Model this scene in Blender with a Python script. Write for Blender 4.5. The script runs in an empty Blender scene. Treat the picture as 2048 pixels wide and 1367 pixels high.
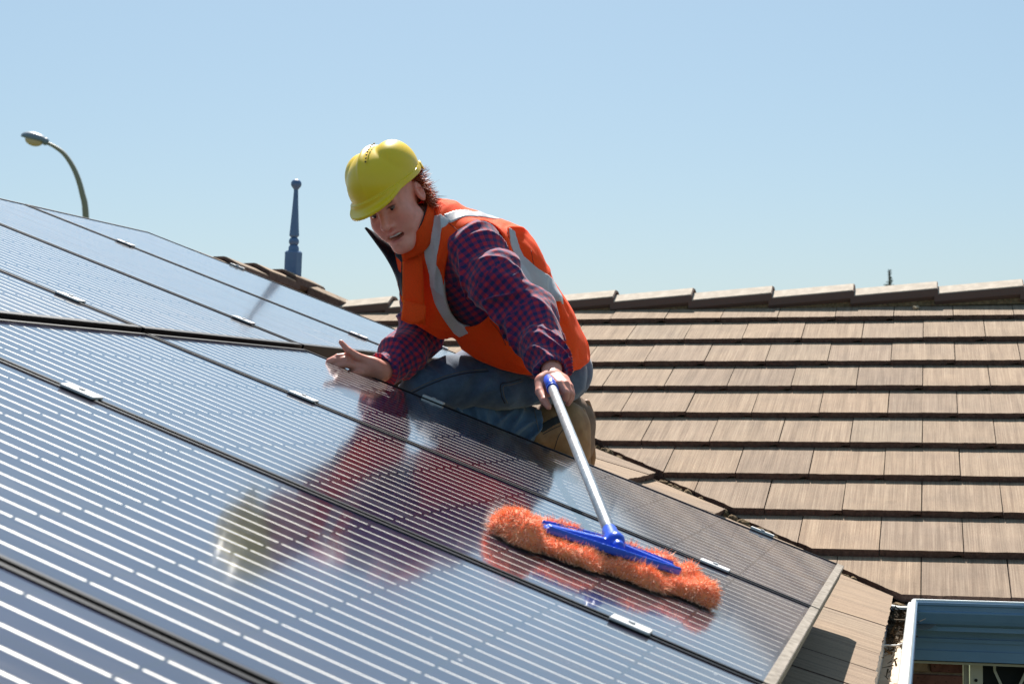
import bpy, bmesh, math, random
import numpy as np
from mathutils import Matrix, Vector, Euler

# ------------------------------------------------------------------ camera, sky, sun, exposure
SC = bpy.context.scene
CAMP = np.array([0.0585, -5.9764, 0.6476])
YAW, PIT, ROL, FPX = -0.2447, 0.0403, 0.0031, 3367.82
PITCH = 0.3652
T, CP, SP = math.tan(PITCH), math.cos(PITCH), math.sin(PITCH)
_f = np.array([math.sin(YAW)*math.cos(PIT), math.cos(YAW)*math.cos(PIT), math.sin(PIT)])
_r0 = np.array([math.cos(YAW), -math.sin(YAW), 0.0]); _u0 = np.cross(_r0, _f)
CR = _r0*math.cos(ROL) + _u0*math.sin(ROL)
CU = -_r0*math.sin(ROL) + _u0*math.cos(ROL)
CD, CF = -CU, _f

cd = bpy.data.cameras.new('camera'); cam = bpy.data.objects.new('camera', cd)
SC.collection.objects.link(cam); SC.camera = cam
M = Matrix(((CR[0], CU[0], -CF[0]), (CR[1], CU[1], -CF[1]), (CR[2], CU[2], -CF[2]))).to_4x4()
M.translation = Vector(CAMP); cam.matrix_world = M
cd.sensor_width = 36; cd.lens = FPX/2048*36; cd.clip_start = .05; cd.clip_end = 5000
cd.dof.use_dof = True; cd.dof.focus_distance = 4.7; cd.dof.aperture_fstop = 9.0

SUN_EL, SUN_AZ = math.radians(53), math.radians(-16)
w = bpy.data.worlds.new('World'); SC.world = w; w.use_nodes = True
nt = w.node_tree; bg = nt.nodes['Background']
sky = nt.nodes.new('ShaderNodeTexSky'); sky.sky_type = 'NISHITA'; sky.sun_disc = False
sky.sun_elevation = SUN_EL; sky.sun_rotation = SUN_AZ
sky.air_density = 1.0; sky.dust_density = 1.2; sky.ozone_density = 1.3; sky.altitude = 0
mxn = nt.nodes.new('ShaderNodeMix'); mxn.data_type = 'RGBA'; mxn.inputs[0].default_value = .43
nt.links.new(sky.outputs[0], mxn.inputs[6]); mxn.inputs[7].default_value = (3.1, 5.4, 6.9, 1)
nt.links.new(mxn.outputs[2], bg.inputs[0]); bg.inputs[1].default_value = 0.056
sl = bpy.data.lights.new('sun', 'SUN'); sl.energy = 5.0; sl.angle = math.radians(.5); sl.color = (1, .955, .89)
so = bpy.data.objects.new('sun', sl); SC.collection.objects.link(so)
sd = Vector((math.sin(SUN_AZ)*math.cos(SUN_EL), math.cos(SUN_AZ)*math.cos(SUN_EL), math.sin(SUN_EL)))
so.rotation_euler = sd.to_track_quat('Z', 'Y').to_euler()
SC.view_settings.view_transform = 'Standard'; SC.view_settings.look = 'None'
SC.view_settings.exposure = 0.98; SC.view_settings.gamma = 1
SC.view_settings.use_curve_mapping = False
SC.cycles.max_bounces = 8
SC.cycles.transparent_max_bounces = 12

rnd = random.Random(7)
nrs = np.random.RandomState(5)
COL = SC.collection

# ------------------------------------------------------------------ helpers
def at(u, v, d):
    """the place seen at a pixel of the 2048 px photograph, d metres along the view axis"""
    return CAMP + d*(CF + (u-1024)/FPX*CR + (v-683.5)/FPX*CD)

def on_plane(u, v, h):
    """the place on the left roof slope (offset h upwards) seen at a pixel"""
    D = CF + (u-1024)/FPX*CR + (v-683.5)/FPX*CD
    s = (h - CAMP[2] - CAMP[0]*T)/(D[2] + D[0]*T)
    return CAMP + s*D

def link(o, parent=None):
    COL.objects.link(o)
    if parent is not None:
        o.parent = parent
    return o

def tag(o, label=None, cat=None, group=None, kind=None):
    if label: o['label'] = label
    if cat: o['category'] = cat
    if group: o['group'] = group
    if kind: o['kind'] = kind
    return o

def empty(name, loc=(0, 0, 0), label=None, cat=None, group=None, kind=None, parent=None):
    o = bpy.data.objects.new(name, None); o.location = loc; o.empty_display_size = .1
    link(o, parent); tag(o, label, cat, group, kind)
    return o

def mesh_np(name, V, F, mat=None, parent=None, smooth=False, loc=None):
    V = np.asarray(V, dtype=np.float32)
    me = bpy.data.meshes.new(name)
    if isinstance(F, np.ndarray):
        n, k = F.shape
        me.vertices.add(len(V)); me.vertices.foreach_set('co', V.ravel())
        me.loops.add(n*k); me.loops.foreach_set('vertex_index', F.astype(np.int32).ravel())
        me.polygons.add(n)
        me.polygons.foreach_set('loop_start', (np.arange(n)*k).astype(np.int32))
        me.update(calc_edges=True)
    else:
        me.from_pydata([tuple(map(float, v)) for v in V], [], F)
    me.validate()
    if smooth:
        me.polygons.foreach_set('use_smooth', [True]*len(me.polygons))
    if mat: me.materials.append(mat)
    o = bpy.data.objects.new(name, me)
    if loc is not None: o.location = loc
    link(o, parent)
    return o

def world_parent(o, parent):
    """parent without moving (parents here are unrotated)"""
    o.parent = parent; o.location = Vector(o.location) - Vector(parent.location)
    return o

def bm_obj(name, bm, mat=None, parent=None, smooth=False, bevel=0, seg=2):
    if bevel:
        bmesh.ops.bevel(bm, geom=[e for e in bm.edges], offset=bevel, segments=seg, affect='EDGES', profile=.5)
    bmesh.ops.recalc_face_normals(bm, faces=bm.faces)
    me = bpy.data.meshes.new(name); bm.to_mesh(me); bm.free()
    if smooth: me.polygons.foreach_set('use_smooth', [True]*len(me.polygons))
    if mat: me.materials.append(mat)
    o = bpy.data.objects.new(name, me); link(o, parent)
    return o

def box(bm, x0, x1, y0, y1, z0, z1):
    vs = [bm.verts.new((x, y, z)) for x in (x0, x1) for y in (y0, y1) for z in (z0, z1)]
    for f in ((0, 1, 3, 2), (4, 6, 7, 5), (0, 4, 5, 1), (2, 3, 7, 6), (0, 2, 6, 4), (1, 5, 7, 3)):
        bm.faces.new([vs[i] for i in f])

def tube_mesh(pts, rads, n=12, cap=True):
    pts = [np.array(p, float) for p in pts]
    V, F = [], []
    up = np.array([0, 0, 1.0])
    for i, p in enumerate(pts):
        a = pts[min(i+1, len(pts)-1)] - pts[max(i-1, 0)]; a /= np.linalg.norm(a)
        if i == 0:
            s = np.cross(a, up)
            if np.linalg.norm(s) < .1: s = np.cross(a, [1, 0, 0])
        s = s - a*np.dot(s, a); s /= np.linalg.norm(s); t = np.cross(a, s)
        r = rads[i] if hasattr(rads, '__len__') else rads
        for k in range(n):
            th = 2*math.pi*k/n
            V.append(p + r*(math.cos(th)*s + math.sin(th)*t))
    for i in range(len(pts)-1):
        for k in range(n):
            F.append((i*n+k, i*n+(k+1) % n, (i+1)*n+(k+1) % n, (i+1)*n+k))
    if cap:
        F.append(tuple(range(n))[::-1]); F.append(tuple((len(pts)-1)*n+k for k in range(n)))
    return V, F

def tube(name, pts, rads, mat, parent=None, n=12):
    V, F = tube_mesh(pts, rads, n)
    return mesh_np(name, V, F, mat, parent, smooth=True)

def catmull(P, m=8):
    P = [np.array(p, float) for p in P]; Q = [2*P[0]-P[1]] + P + [2*P[-1]-P[-2]]; out = []
    for i in range(1, len(Q)-2):
        for k in range(m):
            t = k/m
            out.append(.5*(2*Q[i] + (Q[i+1]-Q[i-1])*t + (2*Q[i-1]-5*Q[i]+4*Q[i+1]-Q[i+2])*t*t + (3*Q[i]-Q[i-1]-3*Q[i+1]+Q[i+2])*t**3))
    out.append(P[-1]); return out

# ------------------------------------------------------------------ materials
def mat(name, col=(.5, .5, .5), rough=.6, metal=0, spec=.5, **kw):
    m = bpy.data.materials.new(name); m.use_nodes = True
    b = m.node_tree.nodes['Principled BSDF']
    b.inputs['Base Color'].default_value = (*col, 1); b.inputs['Roughness'].default_value = rough
    b.inputs['Metallic'].default_value = metal
    b.inputs['Specular IOR Level'].default_value = spec
    for k, v in kw.items(): b.inputs[k.replace('_', ' ')].default_value = v
    return m

class NT:
    def __init__(s, m):
        s.t = m.node_tree; s.b = s.t.nodes['Principled BSDF']
    def n(s, typ, **kw):
        x = s.t.nodes.new('ShaderNode'+typ)
        for k, v in kw.items():
            if k in ('operation', 'blend_type', 'noise_dimensions', 'data_type', 'feature', 'attribute_name', 'wave_type', 'bands_direction', 'normalize', 'use_clamp', 'object_index'): setattr(x, k, v)
            else: x.inputs[k.replace('_', ' ')].default_value = v
        return x
    def l(s, a, b): s.t.links.new(a, b)
    def math(s, op, a, b=None, clamp=False):
        x = s.t.nodes.new('ShaderNodeMath'); x.operation = op; x.use_clamp = clamp
        for i, q in enumerate((a, b)):
            if q is None: continue
            if isinstance(q, (int, float)): x.inputs[i].default_value = q
            else: s.l(q, x.inputs[i])
        return x.outputs[0]
    def mix(s, fac, a, b, typ='MIX'):
        x = s.t.nodes.new('ShaderNodeMix'); x.data_type = 'RGBA'; x.blend_type = typ
        for i, q in ((0, fac), (6, a), (7, b)):
            if isinstance(q, tuple): x.inputs[i].default_value = (*q, 1) if len(q) == 3 else q
            elif isinstance(q, (int, float)): x.inputs[i].default_value = q
            else: s.l(q, x.inputs[i])
        return x.outputs[2]
    def coords(s, scale=(1, 1, 1), src='Object'):
        c = s.n('TexCoord'); mp = s.n('Mapping'); mp.inputs['Scale'].default_value = scale
        s.l(c.outputs[src], mp.inputs[0]); return mp.outputs[0]
    def noise(s, vec, scale=5, detail=4, rough=.55):
        x = s.n('TexNoise', Scale=scale, Detail=detail, Roughness=rough)
        if vec is not None: s.l(vec, x.inputs['Vector'])
        return x.outputs['Fac']
    def ramp(s, fac, stops):
        x = s.n('ValToRGB'); s.l(fac, x.inputs[0]); e = x.color_ramp.elements
        while len(e) < len(stops): e.new(.5)
        for q, (p, c) in zip(e, stops):
            q.position = p; q.color = (*c, 1) if hasattr(c, '__len__') else (c, c, c, 1)
        return x.outputs[0]
    def bump(s, h, strength=.3, dist=.01, prev=None):
        x = s.n('Bump', Strength=strength, Distance=dist); s.l(h, x.inputs['Height'])
        if prev is not None: s.l(prev, x.inputs['Normal'])
        s.l(x.outputs[0], s.b.inputs['Normal']); return x.outputs[0]

def m_tile():
    m = mat('roof_tile', rough=.9, spec=.25); k = NT(m)
    oi = k.n('ObjectInfo')
    rv = k.n('CombineXYZ'); k.l(k.math('MULTIPLY', oi.outputs['Random'], 37.0), rv.inputs[0]); k.l(k.math('MULTIPLY', oi.outputs['Random'], 91.0), rv.inputs[1])
    tc = k.n('TexCoord'); ad = k.n('VectorMath', operation='ADD'); k.l(tc.outputs['Object'], ad.inputs[0]); k.l(rv.outputs[0], ad.inputs[1])
    mp = k.n('Mapping'); mp.inputs['Scale'].default_value = (230, 2.0, 0); k.l(ad.outputs[0], mp.inputs[0])
    st = k.noise(mp.outputs[0], 1.0, 3, .6)
    mp2 = k.n('Mapping'); mp2.inputs['Scale'].default_value = (34, 1.6, 0); k.l(ad.outputs[0], mp2.inputs[0])
    st2 = k.noise(mp2.outputs[0], 1.0, 3, .6)
    bl = k.noise(ad.outputs[0], 6, 5, .6); sp = k.noise(ad.outputs[0], 260, 2, .6)
    c = k.ramp(st, [(.22, (.30, .22, .165)), (.5, (.425, .335, .255)), (.8, (.60, .50, .395))])
    c2 = k.ramp(st2, [(.3, (.74, .71, .69)), (.6, (1.02, 1.0, .99))])
    c = k.mix(1.0, c, c2, 'MULTIPLY')
    c = k.mix(1.0, c, k.ramp(bl, [(.3, (.86, .84, .84)), (.7, (1.06, 1.03, 1.0))]), 'MULTIPLY')
    c = k.mix(1.0, c, k.ramp(sp, [(.32, (.75, .73, .7)), (.5, (1.0, 1.0, 1.0))]), 'MULTIPLY')
    tint = k.ramp(oi.outputs['Random'], [(0, (.58, .555, .53)), (.25, (.69, .665, .635)), (.6, (.71, .68, .63)), (.85, (.77, .72, .655)), (1, (.65, .645, .615))])
    lich = k.noise(ad.outputs[0], 11, 6, .75); c = k.mix(k.ramp(lich, [(.66, 0.0), (.72, .35)]), c, (.38, .365, .33))
    stn = k.noise(ad.outputs[0], 4.3, 6, .7); c = k.mix(k.ramp(stn, [(.60, 0.0), (.78, .45)]), c, (.17, .125, .095))
    c = k.mix(1.0, c, tint, 'MULTIPLY')
    # fronts, cut ends: brown concrete body, darkened with the shade they stand in
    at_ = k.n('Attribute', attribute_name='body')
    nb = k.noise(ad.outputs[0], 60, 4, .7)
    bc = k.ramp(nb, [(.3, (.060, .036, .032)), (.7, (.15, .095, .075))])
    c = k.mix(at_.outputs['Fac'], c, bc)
    k.l(c, k.b.inputs['Base Color'])
    h = k.math('ADD', k.math('MULTIPLY', st, .7), k.math('MULTIPLY', sp, .35))
    k.bump(h, .8, .004)
    return m

def m_rough(name, c0, c1, scale=30, rough=.85, bump=.3, dist=.004, spec=.3, metal=0, detail=5):
    m = mat(name, rough=rough, spec=spec, metal=metal); k = NT(m)
    v = k.coords(); n = k.noise(v, scale, detail, .6)
    k.l(k.ramp(n, [(.3, c0), (.7, c1)]), k.b.inputs['Base Color'])
    if bump: k.bump(n, bump, dist)
    return m

def m_cells():
    m = mat('solar_cells', rough=.13, spec=.5); k = NT(m)
    uv = k.n('TexCoord'); sx = k.n('SeparateXYZ'); k.l(uv.outputs['UV'], sx.inputs[0])
    # u: 0..10 cells down the slope, v: 0..18 busbars across (three per cell)
    u, v = sx.outputs[0], sx.outputs[1]
    fu = k.math('FRACT', u); du = k.math('ABSOLUTE', k.math('SUBTRACT', fu, .5))      # .5 at a cell boundary
    fv = k.math('FRACT', v); dv = k.math('ABSOLUTE', k.math('SUBTRACT', fv, .5))      # 0 on a busbar
    bus = k.math('MULTIPLY', k.math('LESS_THAN', dv, .042), k.math('LESS_THAN', du, .484))
    ins = k.math('MULTIPLY', k.math('MULTIPLY', k.math('GREATER_THAN', u, 0.02), k.math('LESS_THAN', u, 9.98)),
                 k.math('MULTIPLY', k.math('GREATER_THAN', v, 0.0), k.math('LESS_THAN', v, 18.0)))
    bus = k.math('MULTIPLY', bus, ins)
    fc = k.math('FRACT', k.math('DIVIDE', v, 3.0)); dc = k.math('ABSOLUTE', k.math('SUBTRACT', fc, .5))
    gap = k.math('MAXIMUM', k.math('GREATER_THAN', du, .492), k.math('GREATER_THAN', dc, .493))
    oc = k.coords()
    n = k.noise(oc, 3.5, 5, .6)
    cellc = k.ramp(n, [(.3, (.007, .0065, .024)), (.7, (.011, .010, .038))])
    vo = k.n('TexVoronoi', Scale=16.0); k.l(oc, vo.inputs['Vector'])
    vs = k.n('SeparateColor'); k.l(vo.outputs['Color'], vs.inputs[0])
    speck = k.math('MULTIPLY', k.math('LESS_THAN', vo.outputs['Distance'], .05), k.math('GREATER_THAN', vs.outputs[0], .72))  # white dust and droplet specks, their sparkle painted as colour
    c = k.mix(gap, cellc, (.010, .011, .016))
    c = k.mix(bus, c, (.47, .455, .42)); k.l(k.math('MULTIPLY', bus, .72), k.b.inputs['Metallic'])
    # dust film: heavier along the lower frame where water dries
    edge = k.n('MapRange'); k.l(u, edge.inputs[0]); edge.inputs[1].default_value = 7.2; edge.inputs[2].default_value = 10.1
    edge.inputs[3].default_value = 0; edge.inputs[4].default_value = .11
    smear = k.noise(k.coords((1.2, 7, 3)), 1.6, 6, .65)
    dsp = k.noise(oc, 55, 3, .6)
    film = k.math('MULTIPLY', k.ramp(smear, [(.49, 0.0), (.75, .08)]), 1.0)
    film = k.math('ADD', film, k.math('MULTIPLY', edge.outputs[0], k.ramp(smear, [(.3, .2), (.6, 1.0)])))
    film = k.math('ADD', film, .006)
    c = k.mix(film, c, (.36, .30, .24)); c = k.mix(k.math('MULTIPLY', speck, .6), c, (.8, .78, .74))
    k.l(c, k.b.inputs['Base Color'])
    r = k.math('ADD', .10, k.math('MULTIPLY', film, 1.3)); r = k.math('ADD', r, k.math('MULTIPLY', dsp, .05)); r = k.math('ADD', r, k.math('MULTIPLY', bus, .34))
    k.l(r, k.b.inputs['Roughness'])
    k.b.inputs['Coat Weight'].default_value = .8; k.b.inputs['Coat Roughness'].default_value = .07; k.b.inputs['IOR'].default_value = 1.5
    w1 = k.noise(k.coords((1, 1, 1)), 2.2, 2, .5)
    k.bump(w1, .08, .02)
    return m

def m_plaid():
    m = mat('plaid_shirt', rough=.85, spec=.2); k = NT(m)
    uv = k.n('TexCoord'); sx = k.n('SeparateXYZ'); k.l(uv.outputs['UV'], sx.inputs[0])
    S = 1/.0195
    def band(c, o=0.):
        f = k.math('FRACT', k.math('ADD', k.math('MULTIPLY', c, S), o))
        return k.math('LESS_THAN', f, .5)
    a, b = band(sx.outputs[0]), band(sx.outputs[1])
    s = k.math('ADD', a, b)
    red, navy = (.43, .022, .05), (.020, .022, .10)
    midc = (.16, .02, .085)
    both = k.math('MULTIPLY', a, b)
    c = k.mix(k.math('MINIMUM', s, 1.0), navy, midc)
    c = k.mix(both, c, red)
    fw = k.noise(k.coords((1, 1, 1)), 420, 2, .6)
    c = k.mix(1.0, c, k.ramp(fw, [(.3, (.75, .75, .78)), (.7, (1.2, 1.2, 1.2))]), 'MULTIPLY')
    k.l(c, k.b.inputs['Base Color'])
    k.b.inputs['Sheen Weight'].default_value = .25; k.b.inputs['Sheen Roughness'].default_value = .5
    k.bump(fw, .25, .002)
    return m

def m_cloth(name, c0, c1, scale=8, fine=500, sheen=.3, rough=.8, bump=.2):
    m = mat(name, rough=rough, spec=.25); k = NT(m)
    oc = k.coords(); n = k.noise(oc, scale, 5, .6); f = k.noise(oc, fine, 2, .6)
    c = k.ramp(n, [(.3, c0), (.7, c1)])
    c = k.mix(1.0, c, k.ramp(f, [(.3, (.85,)*3), (.7, (1.12,)*3)]), 'MULTIPLY')
    k.l(c, k.b.inputs['Base Color']); k.b.inputs['Sheen Weight'].default_value = sheen
    k.bump(f, bump, .0015)
    return m

def m_skin():
    m = mat('skin', rough=.48, spec=.4); k = NT(m)
    a = k.n('Attribute', attribute_name='Col')
    oc = k.coords(); n = k.noise(oc, 40, 4, .6); f = k.noise(oc, 350, 2, .6)
    c = k.mix(1.0, a.outputs['Color'], k.ramp(n, [(.3, (.9, .84, .83)), (.7, (1.06, 1.04, 1.03))]), 'MULTIPLY')
    k.l(c, k.b.inputs['Base Color'])
    k.b.inputs['Subsurface Weight'].default_value = .12; k.b.inputs['Subsurface Radius'].default_value = (.012, .004, .002)
    k.b.inputs['Subsurface Scale'].default_value = 1.0
    k.bump(f, .12, .001)
    return m

MT = dict(
    tile=m_tile(), cells=m_cells(), plaid=m_plaid(), skin=m_skin(),
    frame=mat('black_frame', (.0035, .0035, .005), .45, spec=.18),
    dusty=m_rough('dusty_frame', (.15, .12, .09), (.34, .29, .235), 45, .6, .5, .003),
    clamp=mat('clamp_aluminium', (.60, .59, .58), .5, metal=.2),
    clampd=mat('clamp_print', (.45, .45, .46), .5),
    rail=mat('rail_aluminium', (.55, .55, .56), .45, metal=.8),
    blue=m_rough('blue_gutter_paint', (.15, .25, .37), (.19, .30, .42), 6, .38, .05, .003, .5),
    bluef=m_rough('blue_finial_paint', (.055, .115, .24), (.085, .16, .30), 14, .45, .2, .003, .5),
    rim=m_rough('gutter_rim', (.60, .62, .60), (.70, .71, .69), 12, .35, .05, .002, .5),
    cream=m_rough('gutter_inside', (.42, .29, .17), (.62, .50, .355), 7, .5, .1, .003, .4),
    creamp=mat('cream_paint', (.62, .52, .38), .5),
    white=mat('white_bracket', (.85, .85, .82), .45),
    mesh=mat('door_mesh_cream', (.55, .48, .36), .5),
    dark=mat('dark_void', (.008, .008, .008), .8),
    mortar=m_rough('mortar', (.23, .13, .08), (.40, .26, .17), 60, .95, .6, .005),
    mortarv=m_rough('valley_mortar', (.10, .065, .03), (.25, .17, .09), 70, .95, .9, .01),
    debris=m_rough('gutter_debris', (.02, .015, .01), (.14, .10, .06), 90, .95, .5, .005),
    ground=m_rough('lawn', (.045, .06, .02), (.09, .10, .045), 1.2, .95, 0),
    valley=mat('valley_metal', (.18, .16, .14), .6, metal=.3),
    orange=m_cloth('orange_vest', (1.0, .062, .005), (1.0, .080, .006), 5, 420, 0, .85, .12),
    refl=m_cloth('reflective_tape', (.46, .43, .43), (.56, .53, .53), 12, 600, .1, .38, .1),
    navy=m_cloth('navy_lining', (.006, .008, .018), (.014, .018, .034), 12, 600, .15, .8, .2),
    denim=m_cloth('denim', (.028, .052, .105), (.080, .135, .215), 14, 700, .4, .85, .3),
    denimd=m_cloth('denim_dark', (.014, .022, .045), (.022, .034, .062), 14, 700, .2, .85, .3),
    denimb=m_cloth('denim_lower', (.036, .075, .135), (.080, .145, .23), 12, 700, .4, .85, .3),
    stitch=mat('stitching', (.16, .14, .11), .8),
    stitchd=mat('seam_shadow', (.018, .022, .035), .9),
    leather=m_rough('tan_leather', (.26, .13, .055), (.42, .23, .10), 22, .6, .4, .003, .4),
    leatherd=m_rough('darker_leather', (.17, .10, .06), (.27, .17, .11), 18, .65, .3, .003, .4),  # darker, greyer leather for the far boot
    elastic=mat('boot_elastic', (.03, .03, .03), .8),
    sole=m_rough('boot_sole', (.26, .12, .05), (.36, .19, .085), 30, .6, .3, .003, .4),
    helmet=mat('helmet_plastic', (.84, .55, .008), .36, spec=.5),
    helmetd=mat('helmet_slot', (.16, .10, .01), .6),
    hair=mat('red_hair', (.30, .05, .015), .6, spec=.2),
    hairl=mat('red_hair_light', (.60, .15, .05), .55, spec=.25),
    eye=mat('eye_white', (.17, .135, .125), .3), iris=mat('iris', (.012, .014, .016), .2),
    lip=mat('mouth_inside', (.07, .012, .012), .5), teeth=mat('teeth', (.85, .80, .72), .3),
    zip=mat('zip_teeth', (.03, .03, .035), .4),
    pole=None, bluep=mat('blue_plastic', (.010, .075, .55), .30, spec=.5),
    yellowp=mat('yellow_button', (.85, .42, .02), .35),
    fluff=None, lampm=mat('galvanised_pole', (.26, .23, .16), .55, metal=.2),
    lamph=mat('lamp_housing', (.17, .20, .24), .45), lampg=mat('lamp_bowl', (.62, .45, .28), .25, spec=.6),
    bark=mat('bark', (.08, .05, .03), .9), leaf=m_rough('conifer_leaf', (.015, .035, .012), (.045, .08, .03), 4, .8, 0),
    ridge=m_rough('ridge_tile', (.36, .30, .24), (.52, .44, .355), 22, .9, .4, .004),
    chip=m_rough('tile_chip', (.12, .08, .045), (.5, .4, .27), 50, .9, .5, .01),
    brickw=mat('weep_dark', (.02, .012, .01), .9),
)
_vb = MT['orange'].node_tree.nodes['Principled BSDF']
_vb.inputs['Subsurface Weight'].default_value = .3; _vb.inputs['Subsurface Radius'].default_value = (.09, .022, .004); _vb.inputs['Subsurface Scale'].default_value = 1.0
def _pole():
    m = mat('pole_steel', rough=.34, metal=.75, spec=.5); k = NT(m)
    n = k.noise(k.coords((60, 60, 6)), 1, 4, .6)
    k.l(k.ramp(n, [(.3, (.36, .375, .39)), (.7, (.50, .51, .52))]), k.b.inputs['Base Color'])
    k.l(k.math('ADD', .26, k.math('MULTIPLY', n, .22)), k.b.inputs['Roughness'])
    return m
MT['pole'] = _pole()
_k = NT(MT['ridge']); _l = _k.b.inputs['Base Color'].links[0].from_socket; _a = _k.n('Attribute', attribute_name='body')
_k.l(_k.mix(_a.outputs['Fac'], _l, (.115, .075, .062)), _k.b.inputs['Base Color'])  # cap lips and ends: shade of the upright faces put into the colour
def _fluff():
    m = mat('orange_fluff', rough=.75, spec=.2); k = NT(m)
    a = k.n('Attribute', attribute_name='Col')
    c = k.mix(a.outputs['Fac'], (1.0, .26, .07), (1.0, .68, .44))  # paler strand tips put the fluff's highlights into the colour
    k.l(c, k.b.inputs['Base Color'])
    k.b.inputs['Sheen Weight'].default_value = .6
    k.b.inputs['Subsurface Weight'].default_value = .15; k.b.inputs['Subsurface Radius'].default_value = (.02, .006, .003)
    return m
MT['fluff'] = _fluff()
def m_brick(i):
    cols = [((.20, .055, .035), (.34, .12, .075)), ((.14, .05, .035), (.26, .10, .07)), ((.30, .17, .10), (.46, .30, .19))][i]
    m = mat('brick_face', rough=.9, spec=.2); k = NT(m); oc = k.coords()
    n = k.noise(oc, 14, 5, .65); s = k.noise(oc, 90, 3, .6)
    c = k.ramp(n, [(.35, cols[0]), (.6, cols[1])])
    c = k.mix(k.ramp(s, [(.62, 0.0), (.68, 1.0)]), c, (.05, .025, .018))
    k.l(c, k.b.inputs['Base Color']); k.bump(n, .5, .004); return m
BR = [m_brick(i) for i in range(3)]

# ------------------------------------------------------------------ ground
V, F = [], []
N = 48
mesh_g = []
V = [(0, 0, 0)] + [(3000*math.cos(2*math.pi*i/N), 3000*math.sin(2*math.pi*i/N), 0) for i in range(N)]
F = [(0, i+1, (i+1) % N+1) for i in range(N)]
g = mesh_np('ground', V, F, MT['ground'], loc=(0, 0, -2.75)); tag(g, 'dry lawn around the house', kind='structure')

# ------------------------------------------------------------------ house
GA, TW = .3508, .300
house = empty('house', (0, 0, -2.75), 'single storey brick house with a tan concrete tiled L-shaped roof and blue gutters', 'house')
HZ = 2.75
roofB = None

def clip_poly(poly, a, b, c):
    """keep a*x+b*y<=c"""
    out = []
    for i in range(len(poly)):
        p, q = poly[i], poly[(i+1) % len(poly)]
        dp, dq = a*p[0]+b*p[1]-c, a*q[0]+b*q[1]-c
        if dp <= 0: out.append(p)
        if (dp < 0 < dq) or (dq < 0 < dp):
            t = dp/(dp-dq); out.append((p[0]+t*(q[0]-p[0]), p[1]+t*(q[1]-p[1])))
    return out

TH = .029
def tile_height(s, front):
    # front edge at 0, drops towards the head (tile lies on the course below)
    return -(s-front)/GA*TH

def prism(poly, front, cutmask=None, th=TH, jag=0.0, rr=None):
    """poly: list of (a, s) in slope coordinates; returns V (a, s, h), F, body flags"""
    n = len(poly)
    V = [(p[0], p[1], tile_height(p[1], front)) for p in poly] + [(p[0], p[1], tile_height(p[1], front)-th) for p in poly]
    F = [tuple(range(n)), tuple(range(2*n-1, n-1, -1))]; B = [0, 1]
    for i in range(n):
        j = (i+1) % n; F.append((i, i+n, j+n, j)); B.append(1)
    return V, F, B

def tile_object(name, V, F, B, origin, frame, parent, material, dz=0.0, rot=0.0, bevel=.0022):
    """frame: 3x3 columns (a, s, h) -> world, origin in world"""
    key = None
    bm = bmesh.new()
    vs = [bm.verts.new(v) for v in V]
    lay = bm.faces.layers.float.new('body')
    for f, b in zip(F, B):
        try:
            fc = bm.faces.new([vs[i] for i in f]); fc[lay] = float(b)
        except ValueError: pass
    bmesh.ops.recalc_face_normals(bm, faces=bm.faces)
    top = [e for e in bm.edges if any(f[lay] < .5 for f in e.link_faces)]
    if bevel: bmesh.ops.bevel(bm, geom=top, offset=bevel, segments=1, affect='EDGES')
    me = bpy.data.meshes.new(name); bm.to_mesh(me); bm.free(); me.materials.append(material)
    o = bpy.data.objects.new(name, me)
    return o

def frame_B():   # a=+x, s up slope +y, h normal
    return Matrix(((1, 0, 0), (0, CP, -SP), (0, SP, CP)))
def frame_A():   # a=+y, s up slope -x, h normal
    return Matrix(((0, -CP, SP), (1, 0, 0), (0, SP, CP)))
FB, FA = frame_B(), frame_A()

def plane_point(fr, a, s, h):
    return fr @ Vector((a, s, h))

# roofs as sub-things: parts of the house
rB = empty('roof', (0, 0, HZ), parent=house); rB['label'] = 'right hand roof slope facing the camera'
rA = empty('roof', (0, 0, HZ-.020), parent=house); rA['label'] = 'left hand roof slope under the solar panels'

def std_tile_mesh():
    L = .420; W = TW-.004
    # underside lip gives the notch seen at every joint
    bm = bmesh.new(); lay = bm.faces.layers.float.new('body')
    poly = [(-W/2, 0), (W/2, 0), (W/2, L), (-W/2, L)]
    V, F, B = prism(poly, 0)
    vs = [bm.verts.new(v) for v in V]
    for f, b in zip(F, B): fc = bm.faces.new([vs[i] for i in f]); fc[lay] = float(b)
    bmesh.ops.recalc_face_normals(bm, faces=bm.faces)
    top = [e for e in bm.edges if any(f[lay] < .5 for f in e.link_faces)]
    bmesh.ops.bevel(bm, geom=top, offset=.0022, segments=1, affect='EDGES')
    return bm

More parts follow.
